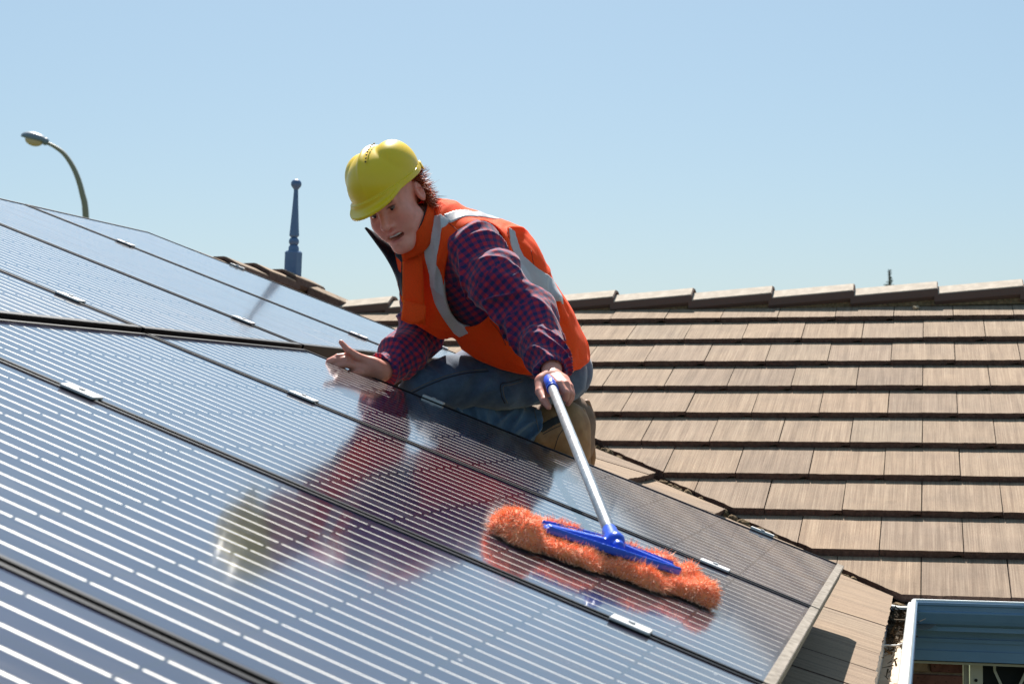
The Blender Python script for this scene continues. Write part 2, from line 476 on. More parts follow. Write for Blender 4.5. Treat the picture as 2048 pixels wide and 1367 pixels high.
def std_tile_variants():
    out = []
    for k in range(5):
        rr = random.Random(k); L = .42; W = TW-.004
        bm = bmesh.new(); lay = bm.faces.layers.float.new('body')
        n = 12
        fr = [(-W/2+W*i/n, rr.uniform(-.0022, .0022)) for i in range(n+1)]
        # front edge slightly uneven; right bottom corner notched by the interlock
        cols = []
        for i, (x, j) in enumerate(fr):
            lip = .012 if i >= n-1 else 0.0
            cols.append((x, j, TH-lip))
        top0 = [bm.verts.new((x, j, 0)) for x, j, h in cols]
        bot0 = [bm.verts.new((x, j+.003, -h+rr.uniform(-.001, .001))) for x, j, h in cols]
        tL = -L/GA*TH
        top1 = [bm.verts.new((-W/2, L, tL)), bm.verts.new((W/2, L, tL))]
        bot1 = [bm.verts.new((-W/2, L, tL-TH+.010)), bm.verts.new((W/2, L, tL-TH+.010))]
        def fa(l, b):
            f = bm.faces.new(l); f[lay] = float(b)
        fa(top0 + [top1[1], top1[0]], 0)
        for i in range(n): fa([bot0[i], bot0[i+1], top0[i+1], top0[i]], 1)
        fa([bot0[-1], bot1[1], top1[1], top0[-1]], 1); fa([top0[0], top1[0], bot1[0], bot0[0]], 1)
        fa([top1[0], top1[1], bot1[1], bot1[0]], 1); fa(bot0[::-1]+[bot1[0], bot1[1]], 1)
        # interlock tongue of the neighbour, set back in the joint
        x0, x1 = W/2-.006, W/2+.020
        q = [bm.verts.new(p) for p in ((x0, .012, -.017), (x1, .012, -.017), (x1, .012, -TH-.002), (x0, .012, -TH-.002),
                                        (x0, L, tL-.017), (x1, L, tL-.017), (x1, L, tL-TH+.008), (x0, L, tL-TH+.008))]
        for f in ((0, 1, 2, 3), (4, 7, 6, 5), (0, 4, 5, 1), (1, 5, 6, 2), (3, 2, 6, 7), (0, 3, 7, 4)): fa([q[i] for i in f], 1)
        bmesh.ops.recalc_face_normals(bm, faces=bm.faces)
        me = bpy.data.meshes.new('tile'); bm.to_mesh(me); bm.free(); me.materials.append(MT['tile']); out.append(me)
    return out
TVAR = std_tile_variants()

def course_tiles(fr, s_front, a_off, a_lo, a_hi, parent, keep, individual, extra_clip=None, stuff=None):
    k0 = int(math.floor((a_lo-a_off)/TW)); k1 = int(math.ceil((a_hi-a_off)/TW))
    for k in range(k0, k1+1):
        a = a_off + k*TW + TW/2
        L = .42
        W = TW-.004
        st, clipped = keep(a-W/2, a+W/2, s_front, s_front+L)
        if st == 'out': continue
        dz = rnd.uniform(-.0015, .002); rot = rnd.uniform(-.003, .003); ds = rnd.uniform(-.002, .002)
        if st == 'in':
            me = rnd.choice(TVAR)
        else:
            poly = [(p[0]-a, p[1]-s_front) for p in clipped]
            if len(poly) < 3: continue
            # irregular hand-cut edge
            P2 = []
            n = len(poly)
            for i in range(n):
                p, q = poly[i], poly[(i+1) % n]; P2.append(p)
                if abs(p[0]-q[0]) > .01 and abs(p[1]-q[1]) > .01:
                    Ld = math.hypot(p[0]-q[0], p[1]-q[1]); m_ = max(1, int(Ld/.03))
                    for j in range(1, m_):
                        t = j/m_; P2.append((p[0]+(q[0]-p[0])*t+rnd.uniform(-.003, .003), p[1]+(q[1]-p[1])*t+rnd.uniform(-.003, .003)))
            V, F, B = prism(P2, 0)
            me = tile_object('tile', V, F, B, None, None, None, MT['tile'], bevel=0).data
        org = plane_point(fr, a, s_front+ds, dz)
        if individual(a, s_front):
            o = bpy.data.objects.new('tile', me); o.location = org
            m3 = (fr @ Matrix.Rotation(rot, 3, 'Z')); o.rotation_euler = m3.to_euler()
            link(o, parent)
        else:
            stuff.append((me, Matrix.Translation(org) @ fr.to_4x4()))

def join_stuff(name, lst, material, parent, label):
    bm = bmesh.new()
    for me, mx in lst:
        n0 = len(bm.verts); bm.from_mesh(me); bm.verts.ensure_lookup_table()
        bmesh.ops.transform(bm, matrix=mx, verts=bm.verts[n0:])
    me = bpy.data.meshes.new(name); bm.to_mesh(me); bm.free(); me.materials.append(material)
    o = bpy.data.objects.new(name, me); link(o, parent); o['kind'] = 'stuff'; o['label'] = label
    return o

def keepB(a0, a1, s0, s1):
    # valley: keep x >= -y, i.e. -x - s*CP <= 0.0 (edge overhangs a little); other side hip hidden
    poly = [(a0, s0), (a1, s0), (a1, s1), (a0, s1)]
    c = clip_poly(poly, -1, -CP, .012)
    if len(c) < 3: return 'out', None
    if len(c) == 4 and abs(c[0][0]-a0) < 1e-9 and all(abs(x[0]-y[0]) < 1e-9 for x, y in zip(c, poly)): return 'in', None
    return 'cut', c
def keepA(a0, a1, s0, s1):
    # a = y ; x = -s*CP ; keep y <= -x - .045
    poly = [(a0, s0), (a1, s0), (a1, s1), (a0, s1)]
    c = clip_poly(poly, 1, -CP, -.060)
    # beyond the right-hand ridge the left slope is free again up to the hip
    if len(c) < 3: return 'out', None
    if len(c) == 4 and all(abs(x[0]-y[0]) < 1e-9 and abs(x[1]-y[1]) < 1e-9 for x, y in zip(c, poly)): return 'in', None
    return 'cut', c

X0 = .0149
stag = {1: .5, 2: 0, 3: .5, 4: 0, 5: .5, 6: 0, 7: .5, 8: 0, 9: .5, 0: 0}
stB, stA = [], []
NB = 10
for r in range(NB):
    s = .041 + r*GA
    course_tiles(FB, s, X0 + stag[r]*TW, -s*CP-.6, 2.6, rB, keepB, lambda a, s_: a < 1.55, stuff=stB)
for r in range(11):
    s = .085 + r*GA
    course_tiles(FA, s, .07 + (r % 2)*.5*TW, -6.5, 3.5, rA, keepA,
                 lambda a, s_: a > -1.35 and (a > 1.0 or s_ < 1.9) or (s_ < .12 and a > -3.2), stuff=stA)
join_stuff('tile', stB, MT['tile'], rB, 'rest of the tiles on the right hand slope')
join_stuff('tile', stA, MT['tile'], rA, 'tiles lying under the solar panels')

# roof underlay (so that gaps are dark, not see-through) and far slopes
def quad(name, pts, m, parent):
    return mesh_np(name, pts, [tuple(range(len(pts)))], m, parent)
XR, YR = -3.50, 3.30          # ridge lines
lo = -.085
def zA(x): return -x*T
u1 = quad('roof_underlay', [(-.17, -9, zA(-.17)+lo), (-.17, .17, zA(-.17)+lo), (-3.3, 3.3, zA(-3.3)+lo), (XR, 3.05, zA(XR)+lo), (XR, -9, zA(XR)+lo)], MT['dark'], rA)
u2 = quad('roof_underlay', [(-.17, .17, .17*T+lo), (3.2, .17, .17*T+lo), (3.2, YR, YR*T+lo), (-3.3, YR, YR*T+lo)], MT['dark'], rB)
b1 = quad('back_slope', [(-3.3, YR, YR*T-.03), (3.2, YR, YR*T-.03), (3.2, 6.6, -.03), (-3.3+3.3, 6.6, -.03)], MT['tile'], rB)
b2 = quad('back_slope', [(XR, -9, zA(XR)-.03), (XR, 3.05, zA(XR)-.03), (-7, 6.6, -.03), (-7, -9, -.03)], MT['tile'], rA)
b3 = quad('back_slope', [(XR, 3.05, zA(XR)-.03), (-3.3, 3.3, zA(-3.3)-.03), (0, 6.6, -.03), (-7, 6.6, -.03)], MT['tile'], rA)

# valley trough
def valley():
    a, b = np.array((0.03, -.03, .0)), np.array((-3.3, 3.3, 3.3*T))
    n = 2; V = []
    for t in (0, 1):
        p = a+(b-a)*t
        for k, dz in ((-.16, -.02), (-.02, -.075), (.02, -.075), (.16, -.02)):
            q = p + np.array((k, k, 0))/math.sqrt(2); q[2] = p[2] + dz; V.append(q)
    return mesh_np('valley_gutter', V, [(0, 1, 5, 4), (1, 2, 6, 5), (2, 3, 7, 6)], MT['valley'], rA)
valley()
# lumpy mortar with holes under the cut edge of the right slope
bm = bmesh.new()
tt = 0.0
while tt < 4.3:
    L = rnd.uniform(.025, .07); x = -tt/math.sqrt(2); y = -x
    if rnd.random() < .80:
        r0 = rnd.uniform(.014, .024)
        m4 = Matrix.Translation((x-.016+rnd.uniform(-.004, .004), y-.016, y*T-.046+rnd.uniform(-.006, .004))) @ Matrix.Rotation(math.radians(135), 4, 'Z') @ Matrix.Diagonal((L*.62, r0*.7, r0*1.15, 1))
        bmesh.ops.create_icosphere(bm, subdivisions=2, radius=1, matrix=m4)
    tt += L
for v in bm.verts:
    v.co += Vector((rnd.uniform(-1, 1), rnd.uniform(-1, 1), rnd.uniform(-1, 1)))*.003
o = bm_obj('valley_mortar', bm, MT['mortarv'], rB, smooth=False); o['kind'] = 'stuff'

# ridge capping
def cap_mesh(L=.455, lift=.030, w=.125):
    bm = bmesh.new(); lay = bm.faces.layers.float.new('body')
    sec = [(-w, -.014), (-w, .027), (-.034, .071), (.034, .071), (w, .027), (w, -.014)]
    ins = [(p[0]*.86, p[1]-.016) for p in sec]
    def ring(x, dz, s): return [bm.verts.new((x, p[0], p[1]+dz)) for p in s]
    A0, A1 = ring(0, 0, sec), ring(L, lift, sec); B0, B1 = ring(0, 0, ins), ring(L, lift, ins)
    for i in range(5):
        f = bm.faces.new([A0[i], A1[i], A1[i+1], A0[i+1]]); f[lay] = 1.0 if i in (0, 4) else 0.0
        f = bm.faces.new([B0[i], B0[i+1], B1[i+1], B1[i]]); f[lay] = 1
        f = bm.faces.new([A1[i], B1[i], B1[i+1], A1[i+1]]); f[lay] = 1
        f = bm.faces.new([A0[i], A0[i+1], B0[i+1], B0[i]]); f[lay] = 1
    for i in (0, 5):
        f = bm.faces.new([A0[i], B0[i], B1[i], A1[i]]); f[lay] = 1
    bmesh.ops.recalc_face_normals(bm, faces=bm.faces)
    ed = [e for e in bm.edges if len(e.link_faces) == 2 and sum(f[lay] for f in e.link_faces) < 1.5]
    bmesh.ops.bevel(bm, geom=ed, offset=.005, segments=2, affect='EDGES')
    me = bpy.data.meshes.new('ridge_cap'); bm.to_mesh(me); bm.free(); me.materials.append(MT['ridge']); return me
capm = cap_mesh(); capm2 = cap_mesh(.45, .034, .118); capm2.materials[0] = MT['tile']  # darker tile material on the second caps, as they face away from light
def put_cap(me, p, q, parent, L=.435):
    """cap running from low end p to raised end q"""
    p, q = Vector(p), Vector(q); d = (q-p).normalized(); n = Vector((0, 0, 1)); y = n.cross(d).normalized(); z = d.cross(y)
    m = Matrix((d, y, z)).transposed()
    o = bpy.data.objects.new('ridge_cap', me); o.location = p; o.rotation_euler = (m @ Matrix.Rotation(rnd.uniform(-.012, .012), 3, 'X')).to_euler(); link(o, parent)
xs = -3.41
while xs < 3.0:
    z0 = 1.268 + (xs+3.4)*.0125 - .072
    put_cap(capm, (xs, YR, z0), (xs+.435, YR, z0+.0054), rB); xs += .4352
# bedding mortar under the caps
def bed(name, p, q, wd, parent):
    p, q = np.array(p, float), np.array(q, float); d = q-p; d /= np.linalg.norm(d); s = np.cross([0, 0, 1], d); s /= np.linalg.norm(s)
    V = [p+s*wd+[0, 0, .01], p-s*wd+[0, 0, .01], p-s*wd*1.15-[0, 0, .06], p+s*wd*1.15-[0, 0, .06]]
    V += [v+(q-p) for v in V]
    return mesh_np(name, V, [(0, 1, 2, 3), (7, 6, 5, 4), (0, 4, 5, 1), (1, 5, 6, 2), (2, 6, 7, 3), (3, 7, 4, 0)], MT['mortarv'], parent)
bed('ridge_bedding', (-3.4, YR, 1.225), (3.1, YR, 1.30), .095, rB)
ys = 3.29
k = 0
while ys > -7:
    put_cap(capm2, (XR, ys, 1.350), (XR, ys-.4, 1.348), rA); ys -= .40; k += 1
bed('ridge_bedding', (XR, -7, 1.335), (XR, 3.24, 1.335), .09, rA)
# hip between the two ridges
put_cap(capm2, (XR-.02, 2.98, 1.315), (XR-.02, 2.60, 1.33), rA) if False else None
hp0, hp1 = np.array((-3.16, 3.50, 1.178)), np.array((-3.52, 3.04, 1.318))
put_cap(capm2, hp0+(hp1-hp0)*.15, hp1, rA)

# gutters (profile extruded) ------------------------------------------------
def extrude_profile(name, prof, p, q, mt, parent, miter0=0., miter1=0., side=None):
    """prof: (out, z) pairs; p->q runs along the eave; out is horizontal, perpendicular"""
    p, q = np.array(p, float), np.array(q, float); d = q-p; L = np.linalg.norm(d); d /= L; s = np.array(side, float)
    V = []
    for o_, z in prof: V.append(p+s*o_+np.array([0, 0, z])+d*(o_*miter0))
    for o_, z in prof: V.append(q+s*o_+np.array([0, 0, z])+d*(o_*miter1))
    n = len(prof); F = [(i, i+1, n+i+1, n+i) for i in range(n-1)]
    return mesh_np(name, V, F, mt, parent)
# outward profile (facing the yard) of a quad gutter: rim at z=0
face = [(.000, .000), (.004, -.004), (.004, -.012), (-.003, -.016), (-.003, -.032), (.004, -.036), (.004, -.040), (-.006, -.066), (-.012, -.078), (-.020, -.084), (-.030, -.088), (-.030, -.104), (-.100, -.104)]
inside = [(-.020, -.014), (-.022, -.034), (-.024, -.062), (-.032, -.084), (-.100, -.092), (-.112, -.060), (-.112, -.02)]
rimp = [(.000, .000), (-.003, .005), (-.010, .006), (-.016, .001), (-.018, -.006), (-.026, -.008), (-.030, -.016)]
gut = empty('gutter', (0, 0, HZ), parent=house)
# right slope gutter: rim line y=0, runs +x from the corner ; out = -y
for nm, pr, mt_ in (('gutter_face', face, 'blue'), ('gutter_trough', inside, 'cream'), ('gutter_rim', rimp, 'rim')):
    extrude_profile(nm, [(a, b-.002) for a, b in pr], (0, .0, 0), (3.3, .0, 0), MT[mt_], gut, miter0=1, side=(0, -1, 0))
# left slope gutter: rim line x=0, runs -y ; out = +x
for nm, pr, mt_ in (('gutter_face', face, 'blue'), ('gutter_trough', inside, 'cream'), ('gutter_rim', rimp, 'rim')):
    extrude_profile(nm, [(a, b-.002) for a, b in pr], (0, 0, 0), (0, -9, 0), MT[mt_], gut, miter0=1, side=(1, 0, 0))
# fascia boards
fas = bmesh.new(); box(fas, -.088, 3.3, .090, .112, -.215, -.03); box(fas, -.088, 3.3, .082, .0905, -.150, -.138); box(fas, -.088, 3.3, .084, .0905, -.215, -.180)
bm_obj('fascia', fas, MT['blue'], gut)
fas = bmesh.new(); box(fas, -.112, -.09, -9, .09, -.215, -.03); bm_obj('fascia', fas, MT['blue'], gut)
# brackets
for k, y in enumerate((-.80, -1.62, -2.9)):
    pts = catmull([(-.006, y, -.002), (-.02, y-.01, -.03), (-.045, y-.02, -.045), (-.085, y-.015, -.047), (-.108, y-.01, -.05)], 6)
    tube('bracket', pts, .0026, MT['white'], gut, 8)
# leaf litter
V, F = [], []
for i in range(900):
    y = -abs(nrs.normal(0, .22))-.02 if i < 840 else -nrs.uniform(0, 4)
    c = np.array((-.065+nrs.normal(0, .022), y, -.082+abs(nrs.normal(0, .012))+(.02 if y > -.3 else 0)))
    a = nrs.normal(size=3); a /= np.linalg.norm(a); b = np.cross(a, nrs.normal(size=3)); b /= np.linalg.norm(b)
    l, w_ = nrs.uniform(.006, .022), nrs.uniform(.0015, .005); n = len(V)
    V += [c-a*l-b*w_, c-a*l+b*w_, c+a*l+b*w_*.4, c+a*l-b*w_*.4]; F.append((n, n+1, n+2, n+3))
o = mesh_np('leaf_litter', V, F, MT['debris'], gut); o['kind'] = 'stuff'
# rough timber/valley tray end at the corner
bm = bmesh.new(); box(bm, -.105, -.012, -.03, .06, -.03, -.022); bm_obj('valley_outlet', bm, MT['rim'], gut)

# brick wall with bricks, door
WY = .16
wall = empty('wall', (0, 0, HZ), parent=house)
bm = bmesh.new(); box(bm, -.9, .155, WY+.012, WY+.2, -2.75, -.05); box(bm, 1.02, 3.2, WY+.012, WY+.2, -2.75, -.05); box(bm, .155, 1.02, WY+.012, WY+.2, -.32, -.05) if False else None
bm_obj('wall_body', bm, MT['mortar'], wall)
bm = bmesh.new(); box(bm, -.115, .115, -.055, .055, -.038, .038)
bmesh.ops.bevel(bm, geom=bm.edges[:], offset=.003, segments=1, affect='EDGES')
bme = []
for i in range(3):
    me = bpy.data.meshes.new('brick'); bm.to_mesh(me); me.materials.append(BR[i]); bme.append(me)
bm.free()
hb = {}
def brick(x, z, wd=.230):
    me = rnd.choice(bme)
    if wd < .229:
        kx = (round(wd, 3), me.materials[0].name)
        if kx not in hb:
            b2_ = bmesh.new(); box(b2_, -wd/2, wd/2, -.055, .055, -.038, .038); bmesh.ops.bevel(b2_, geom=b2_.edges[:], offset=.003, segments=1, affect='EDGES')
            m2 = bpy.data.meshes.new('brick'); b2_.to_mesh(m2); b2_.free(); m2.materials.append(me.materials[0]); hb[kx] = m2
        me = hb[kx]
    o = bpy.data.objects.new('brick', me); o.location = (x, WY+.055+rnd.uniform(-.002, .002), z); link(o, wall)
for r in range(31):
    z = -.190-.038-.086*r
    if z < -2.7: break
    offs = 0 if r % 2 else .12
    x = .155-.115-offs
    if offs: brick(.155-.055+.0, z, .110)
    while x > -.8:
        brick(x if not offs else x-.0, z); x -= .24
    if r < 8:
        x = 1.14+offs
        while x < 3.0: brick(x, z); x += .24
# security door
door = empty('door', (0, 0, HZ), parent=house)
bm = bmesh.new(); box(bm, .158, .176, WY+.02, WY+.10, -2.6, -.10); bm_obj('door_jamb', bm, MT['creamp'], door, bevel=.002)
bm = bmesh.new(); box(bm, .180, .222, WY-.004, WY+.035, -2.6, -.10); box(bm, .98, 1.018, WY-.004, WY+.035, -2.6, -.10); box(bm, .222, .98, WY-.004, WY+.035, -2.6, -2.45)
bm_obj('door_frame', bm, MT['creamp'], door)
V, F = [], []
bm = bmesh.new()
cw, ch = .105, .155
def strap(p, q):
    d = np.array(q)-np.array(p); L = np.linalg.norm(d); a = math.atan2(d[1], d[0])
    m4 = Matrix.Translation(((p[0]+q[0])/2, WY+.006, (p[1]+q[1])/2)) @ Matrix.Rotation(-a, 4, 'Y') @ Matrix.Diagonal((L, .008, .009, 1))
    bmesh.ops.create_cube(bm, size=1, matrix=m4)
for r in range(16):
    zt = -.235-.0-ch*r
    for c in range(9):
        x0 = .262+cw*c+(cw/2 if r % 2 else 0)
        if x0 > .97 or x0 < .225: continue
        # vertical short link then a chevron
        strap((x0, zt+.018), (x0, zt-.018))
        for sgn in (-1, 1):
            e = x0+sgn*cw/2
            if .22 < e < .99: strap((x0, zt-.018), (e, zt-ch+.018))
bm_obj('door_grille', bm, MT['mesh'], door)
bm = bmesh.new(); box(bm, .20, 1.0, WY+.04, WY+.05, -2.6, -.1); bm_obj('door_screen', bm, MT['dark'], door)
V, F = tube_mesh([(.199, WY-.008, -.288), (.199, WY-.001, -.288)], .006, 10); mesh_np('screw', V, F, MT['brickw'], door)
# plain remaining walls, so the house stands from other sides as well
bm = bmesh.new(); box(bm, -.50, -.30, -9, WY+.0, -2.75, -.04); bm_obj('wall_body', bm, MT['mortar'], wall)
bm = bmesh.new(); box(bm, -.49, 3.2, WY-.02+.03, WY+.012, -.10, -.05) if False else box(bm, -.5, 3.2, .112, WY+.02, -.23, -.222); bm_obj('eaves_lining', bm, MT['creamp'], wall)

# ------------------------------------------------------------------ solar panels
H = .15; Y0 = -1.2053; WP = 1.0612; XM, XB, XT = -1.7766, -.1705, -3.3442
LP = (XB-XM)/CP
def panel_frame():
    return Matrix(((CP, 0, SP), (0, 1, 0), (-SP, 0, CP)))   # local x: down slope, y: +y, z: normal
PF = panel_frame()
pl = {}
def make_panel_meshes(L, W, lowmat='dusty'):
    th = .040; fw = .011
    d = {}
    def rail(x0, x1, y0, y1, z0, z1, bev=.0012):
        b = bmesh.new(); box(b, x0, x1, y0, y1, z0, z1); bmesh.ops.recalc_face_normals(b, faces=b.faces)
        bmesh.ops.bevel(b, geom=b.edges[:], offset=bev, segments=2, affect='EDGES'); return b
    me = bpy.data.meshes.new('frame')
    B = bmesh.new()
    for a in ((0, L-.0005, 0, fw, -th, 0), (0, L-.0005, W-fw, W, -th, 0), (0, fw, fw+.0004, W-fw-.0004, -th, 0)):
        b = rail(*a); t_ = bpy.data.meshes.new('t'); b.to_mesh(t_); b.free(); B.from_mesh(t_); bpy.data.meshes.remove(t_)
    B.to_mesh(me); B.free(); me.materials.append(MT['frame']); d['frame'] = me
    b = rail(L-.020, L, 0, W, -th, .0008); me = bpy.data.meshes.new('lower_frame'); b.to_mesh(me); b.free(); me.materials.append(MT[lowmat]); d['lower'] = me
    # glass + cells: one pane with UV in cells
    me = bpy.data.meshes.new('glass')
    z = -.0022
    V = [(fw, fw, z), (L-.020, fw, z), (L-.020, W-fw, z), (fw, W-fw, z)]
    me.from_pydata(V, [], [(0, 1, 2, 3)]); uv = me.uv_layers.new(name='UVMap')
    mx, my = .020, .020
    Lc = L-fw-.020-mx-.004; Wc = W-2*fw-2*my
    for i, v in enumerate(V):
        uv.data[i].uv = ((v[0]-fw-mx)/Lc*10, (v[1]-fw-my)/Wc*18)
    me.materials.append(MT['cells']); d['glass'] = me
    me = bpy.data.meshes.new('backsheet'); me.from_pydata([(fw, fw, -.008), (L-.02, fw, -.008), (L-.02, W-fw, -.008), (fw, W-fw, -.008)], [], [(3, 2, 1, 0)]); me.materials.append(MT['frame']); d['back'] = me
    return d
GAP = .014
PM = make_panel_meshes(LP-.012, WP-GAP); PMU = make_panel_meshes(LP-.046, WP-GAP, 'frame')
panels = {}
pr = random.Random(3)
def panel(xtop, ytop, label, PM=PM, up=0.0):
    # corner: top (up-slope) end, near side
    org = Vector((xtop, ytop-WP+GAP/2, -xtop*T+H+up))
    e = empty('solar_panel', org, label, 'solar panel', 'solar panels laid on the tiled roof')
    e.rotation_euler = (PF @ Matrix.Rotation(pr.uniform(-.0006, .0006), 3, 'X')).to_euler()
    for nm, k in (('frame', 'frame'), ('lower_frame', 'lower'), ('glass_with_cells', 'glass'), ('backsheet', 'back')):
        o = bpy.data.objects.new(nm, PM[k]); link(o, e)
    return e
low = {0: 'dark solar panel under the orange mop head, lower row, beside the kneeling worker',
       1: 'blue striped solar panel in the middle of the lower row, reflecting the orange vest',
       2: 'near solar panel of the lower row, reflecting the yellow helmet',
       3: 'nearest solar panel in the bottom left corner of the photo'}
low[0] = 'lower row solar panel at the roof edge nearest the worker knees, farthest of its row'
low[1] = 'lower row solar panel carrying the orange mop head'
low[2] = 'wide lower row solar panel in the foreground, directly in front of the mopped one'
for i in range(4): panel(XM, Y0-WP*i, low[i])
upl = {-2: 'farthest upper row solar panel, its far side running along the ridge tiles',
       -1: 'second farthest upper row solar panel, one strip in front of the ridge side one',
       0: 'third upper row solar panel, its lower corner next to the worker right hand',
       1: 'small visible wedge of upper row solar panel above the black seam at the left edge'}
for i in range(-2, 2): panel(XT, Y0-WP*i, upl[i], PMU, .010)
panel(XT, Y0-WP*2, 'upper row solar panel just outside the left edge of the photo') if False else None
# clamps and rails
cm = bmesh.new(); box(cm, -.034, .034, -.019, .019, 0.0005, .0055); box(cm, -.034, .034, -.0045, .0045, -.035, .0005)
bmesh.ops.bevel(cm, geom=cm.edges[:], offset=.0012, segments=1, affect='EDGES')
cme = bpy.data.meshes.new('clamp_plate'); cm.to_mesh(cme); cm.free(); cme.materials.append(MT['clamp'])
ce = bmesh.new(); box(ce, -.034, .034, -.004, .014, .0005, .006); box(ce, -.034, .034, -.004, .0, -.035, .0005)
cee = bpy.data.meshes.new('end_clamp_plate'); ce.to_mesh(cee); ce.free(); cee.materials.append(MT['clamp'])
bt = bmesh.new(); bmesh.ops.create_cone(bt, cap_ends=True, segments=6, radius1=.007, radius2=.006, depth=.004)
bte = bpy.data.meshes.new('bolt'); bt.to_mesh(bte); bt.free(); bte.materials.append(MT['clampd'])
def clamp(x, y, end, label):
    e = empty('panel_clamp', Vector((x, y, -x*T+H+(.010 if x < XM else 0))), label, 'clamp', 'silver clamps along the panel seams')
    e.rotation_euler = PF.to_euler()
    link(bpy.data.objects.new('clamp_plate', cee if end else cme), e)
    b = bpy.data.objects.new('bolt', bte); b.location = (0, .002 if end else 0, .0068); link(b, e)
xl = [XM+.252*(XB-XM), XM+.852*(XB-XM)]; xu = [XT+.275*(XM-XT), XT+.872*(XM-XT)]
seamname = {0: 'far edge', 1: 'second seam', 2: 'third seam', 3: 'nearest seam'}
CL = {(0, 0): 'silver end clamp on the panel edge beside the worker thigh', (0, 1): 'silver end clamp low on the panel edge beside the tiled valley',
      (1, 0): 'lower row seam clamp left of the reflection of the worker hand', (1, 1): 'silver clamp on the lower row seam up and right of the mop head end',
      (2, 0): 'large silver seam clamp near the left edge, below the black cross seam', (2, 1): 'silver clamp on the seam just below the mop head',
      }
for j, x in enumerate(xl):
    for i in range(3):
        clamp(x, Y0-WP*i+(.0 if i else -.004), i == 0, CL[(i, j)])
CU_ = {(-2, 0): 'small silver end clamp at the far panel edge near the ridge tiles, up left', (-2, 1): 'small silver end clamp on the far panel edge behind the worker sleeve',
       (-1, 0): 'small silver clamp on the farthest upper seam, left part', (-1, 1): 'small silver clamp on the farthest upper seam just above the worker thumb',
       (0, 1): 'silver clamp on the upper seam near the middle of the array', (1, 1): 'silver clamp on the upper seam at the left edge above the black cross seam',
       (0, 0): None, (1, 0): None}
for j, x in enumerate(xu):
    for i in range(-2, 2):
        if CU_.get((i, j)): clamp(x, Y0-WP*i+(.0 if i > -2 else -.004), i == -2, CU_[(i, j)])
for k, x in enumerate(xl+xu):
    y_far = Y0 if x in xl else Y0+2*WP
    b = bmesh.new(); box(b, -.02, .02, -5.4-Y0-.0, y_far+.03-Y0, -.085, -.0415)
    o = bm_obj('mounting_rail', b, MT['rail']); o.location = (x, Y0, -x*T+H); o.rotation_euler = PF.to_euler()
    lab = ['aluminium mounting rail under the lower row, higher one', 'aluminium mounting rail under the lower row, near its bottom frame', 'aluminium mounting rail under the upper row, top one', 'aluminium mounting rail under the upper row, lower one'][k]
    tag(o, lab, 'rail')

# ------------------------------------------------------------------ SDF engine (surface nets)
def nets(field, lo, hi, h):
    lo = np.array(lo, float); hi = np.array(hi, float); n = np.ceil((hi-lo)/h).astype(int)+1
    # coarse pass keeps the fine evaluation near the surface
    ax = [lo[i]+h*np.arange(n[i]) for i in range(3)]
    G = np.full(n, 1.0, dtype=np.float32)
    bs = 8
    cx = [np.arange(0, n[i], bs) for i in range(3)]
    CXg = np.stack(np.meshgrid(*[ax[i][cx[i]]+h*(bs-1)/2 for i in range(3)], indexing='ij'), -1).reshape(-1, 3)
    dc = field(CXg); R_ = h*bs*.9+.012
    near = np.abs(dc) < R_
    ids = np.stack(np.meshgrid(*[np.arange(len(c)) for c in cx], indexing='ij'), -1).reshape(-1, 3)
    for q, d_ in zip(ids[~near], dc[~near]):
        if d_ < 0: G[q[0]*bs:q[0]*bs+bs, q[1]*bs:q[1]*bs+bs, q[2]*bs:q[2]*bs+bs] = -1
    off = np.stack(np.meshgrid(*[np.arange(bs)]*3, indexing='ij'), -1).reshape(-1, 3)
    nb = ids[near]
    for c0 in range(0, len(nb), 400):
        I = (nb[c0:c0+400, None, :]*bs+off[None]).reshape(-1, 3)
        ok = (I < n).all(1); I = I[ok]
        P = lo+I*h
        G[I[:, 0], I[:, 1], I[:, 2]] = field(P)
    S = G < 0
    cs = [S[a:n[0]-1+a, b:n[1]-1+b, c:n[2]-1+c] for a in (0, 1) for b in (0, 1) for c in (0, 1)]
    cnt = sum(c.astype(np.int8) for c in cs); act = (cnt > 0) & (cnt < 8)
    idx = np.full(act.shape, -1, dtype=np.int64); A = np.argwhere(act); idx[act] = np.arange(len(A))
    co = np.array([(a, b, c) for a in (0, 1) for b in (0, 1) for c in (0, 1)])
    vals = np.stack([G[A[:, 0]+c[0], A[:, 1]+c[1], A[:, 2]+c[2]] for c in co], 1)
    pos = np.zeros((len(A), 3)); num = np.zeros(len(A))
    for i in range(8):
        for j in range(i+1, 8):
            if np.abs(co[i]-co[j]).sum() != 1: continue
            a, b = vals[:, i], vals[:, j]; m = (a < 0) != (b < 0)
            t = np.where(m, a/np.where(m, a-b, 1), 0)
            pos += m[:, None]*(co[i]+t[:, None]*(co[j]-co[i])); num += m
    V = lo+(A+pos/num[:, None])*h
    Fs = []
    for axis in range(3):
        sl0 = [slice(None)]*3; sl1 = [slice(None)]*3; sl0[axis] = slice(0, n[axis]-1); sl1[axis] = slice(1, n[axis])
        ch = S[tuple(sl0)] != S[tuple(sl1)]; E = np.argwhere(ch)
        b, c = [(1, 2), (2, 0), (0, 1)][axis]
        E = E[(E[:, b] > 0) & (E[:, c] > 0) & (E[:, b] < n[b]-1) & (E[:, c] < n[c]-1)]
        eb = np.zeros(3, int); eb[b] = 1; ec = np.zeros(3, int); ec[c] = 1
        q = [E-eb-ec, E-ec, E, E-eb]
        f = np.stack([idx[x[:, 0], x[:, 1], x[:, 2]] for x in q], 1)
        s = S[E[:, 0], E[:, 1], E[:, 2]]
        f[~s] = f[~s][:, ::-1]; Fs.append(f)
    F = np.concatenate(Fs); F = F[(F >= 0).all(1)]
    return V, F

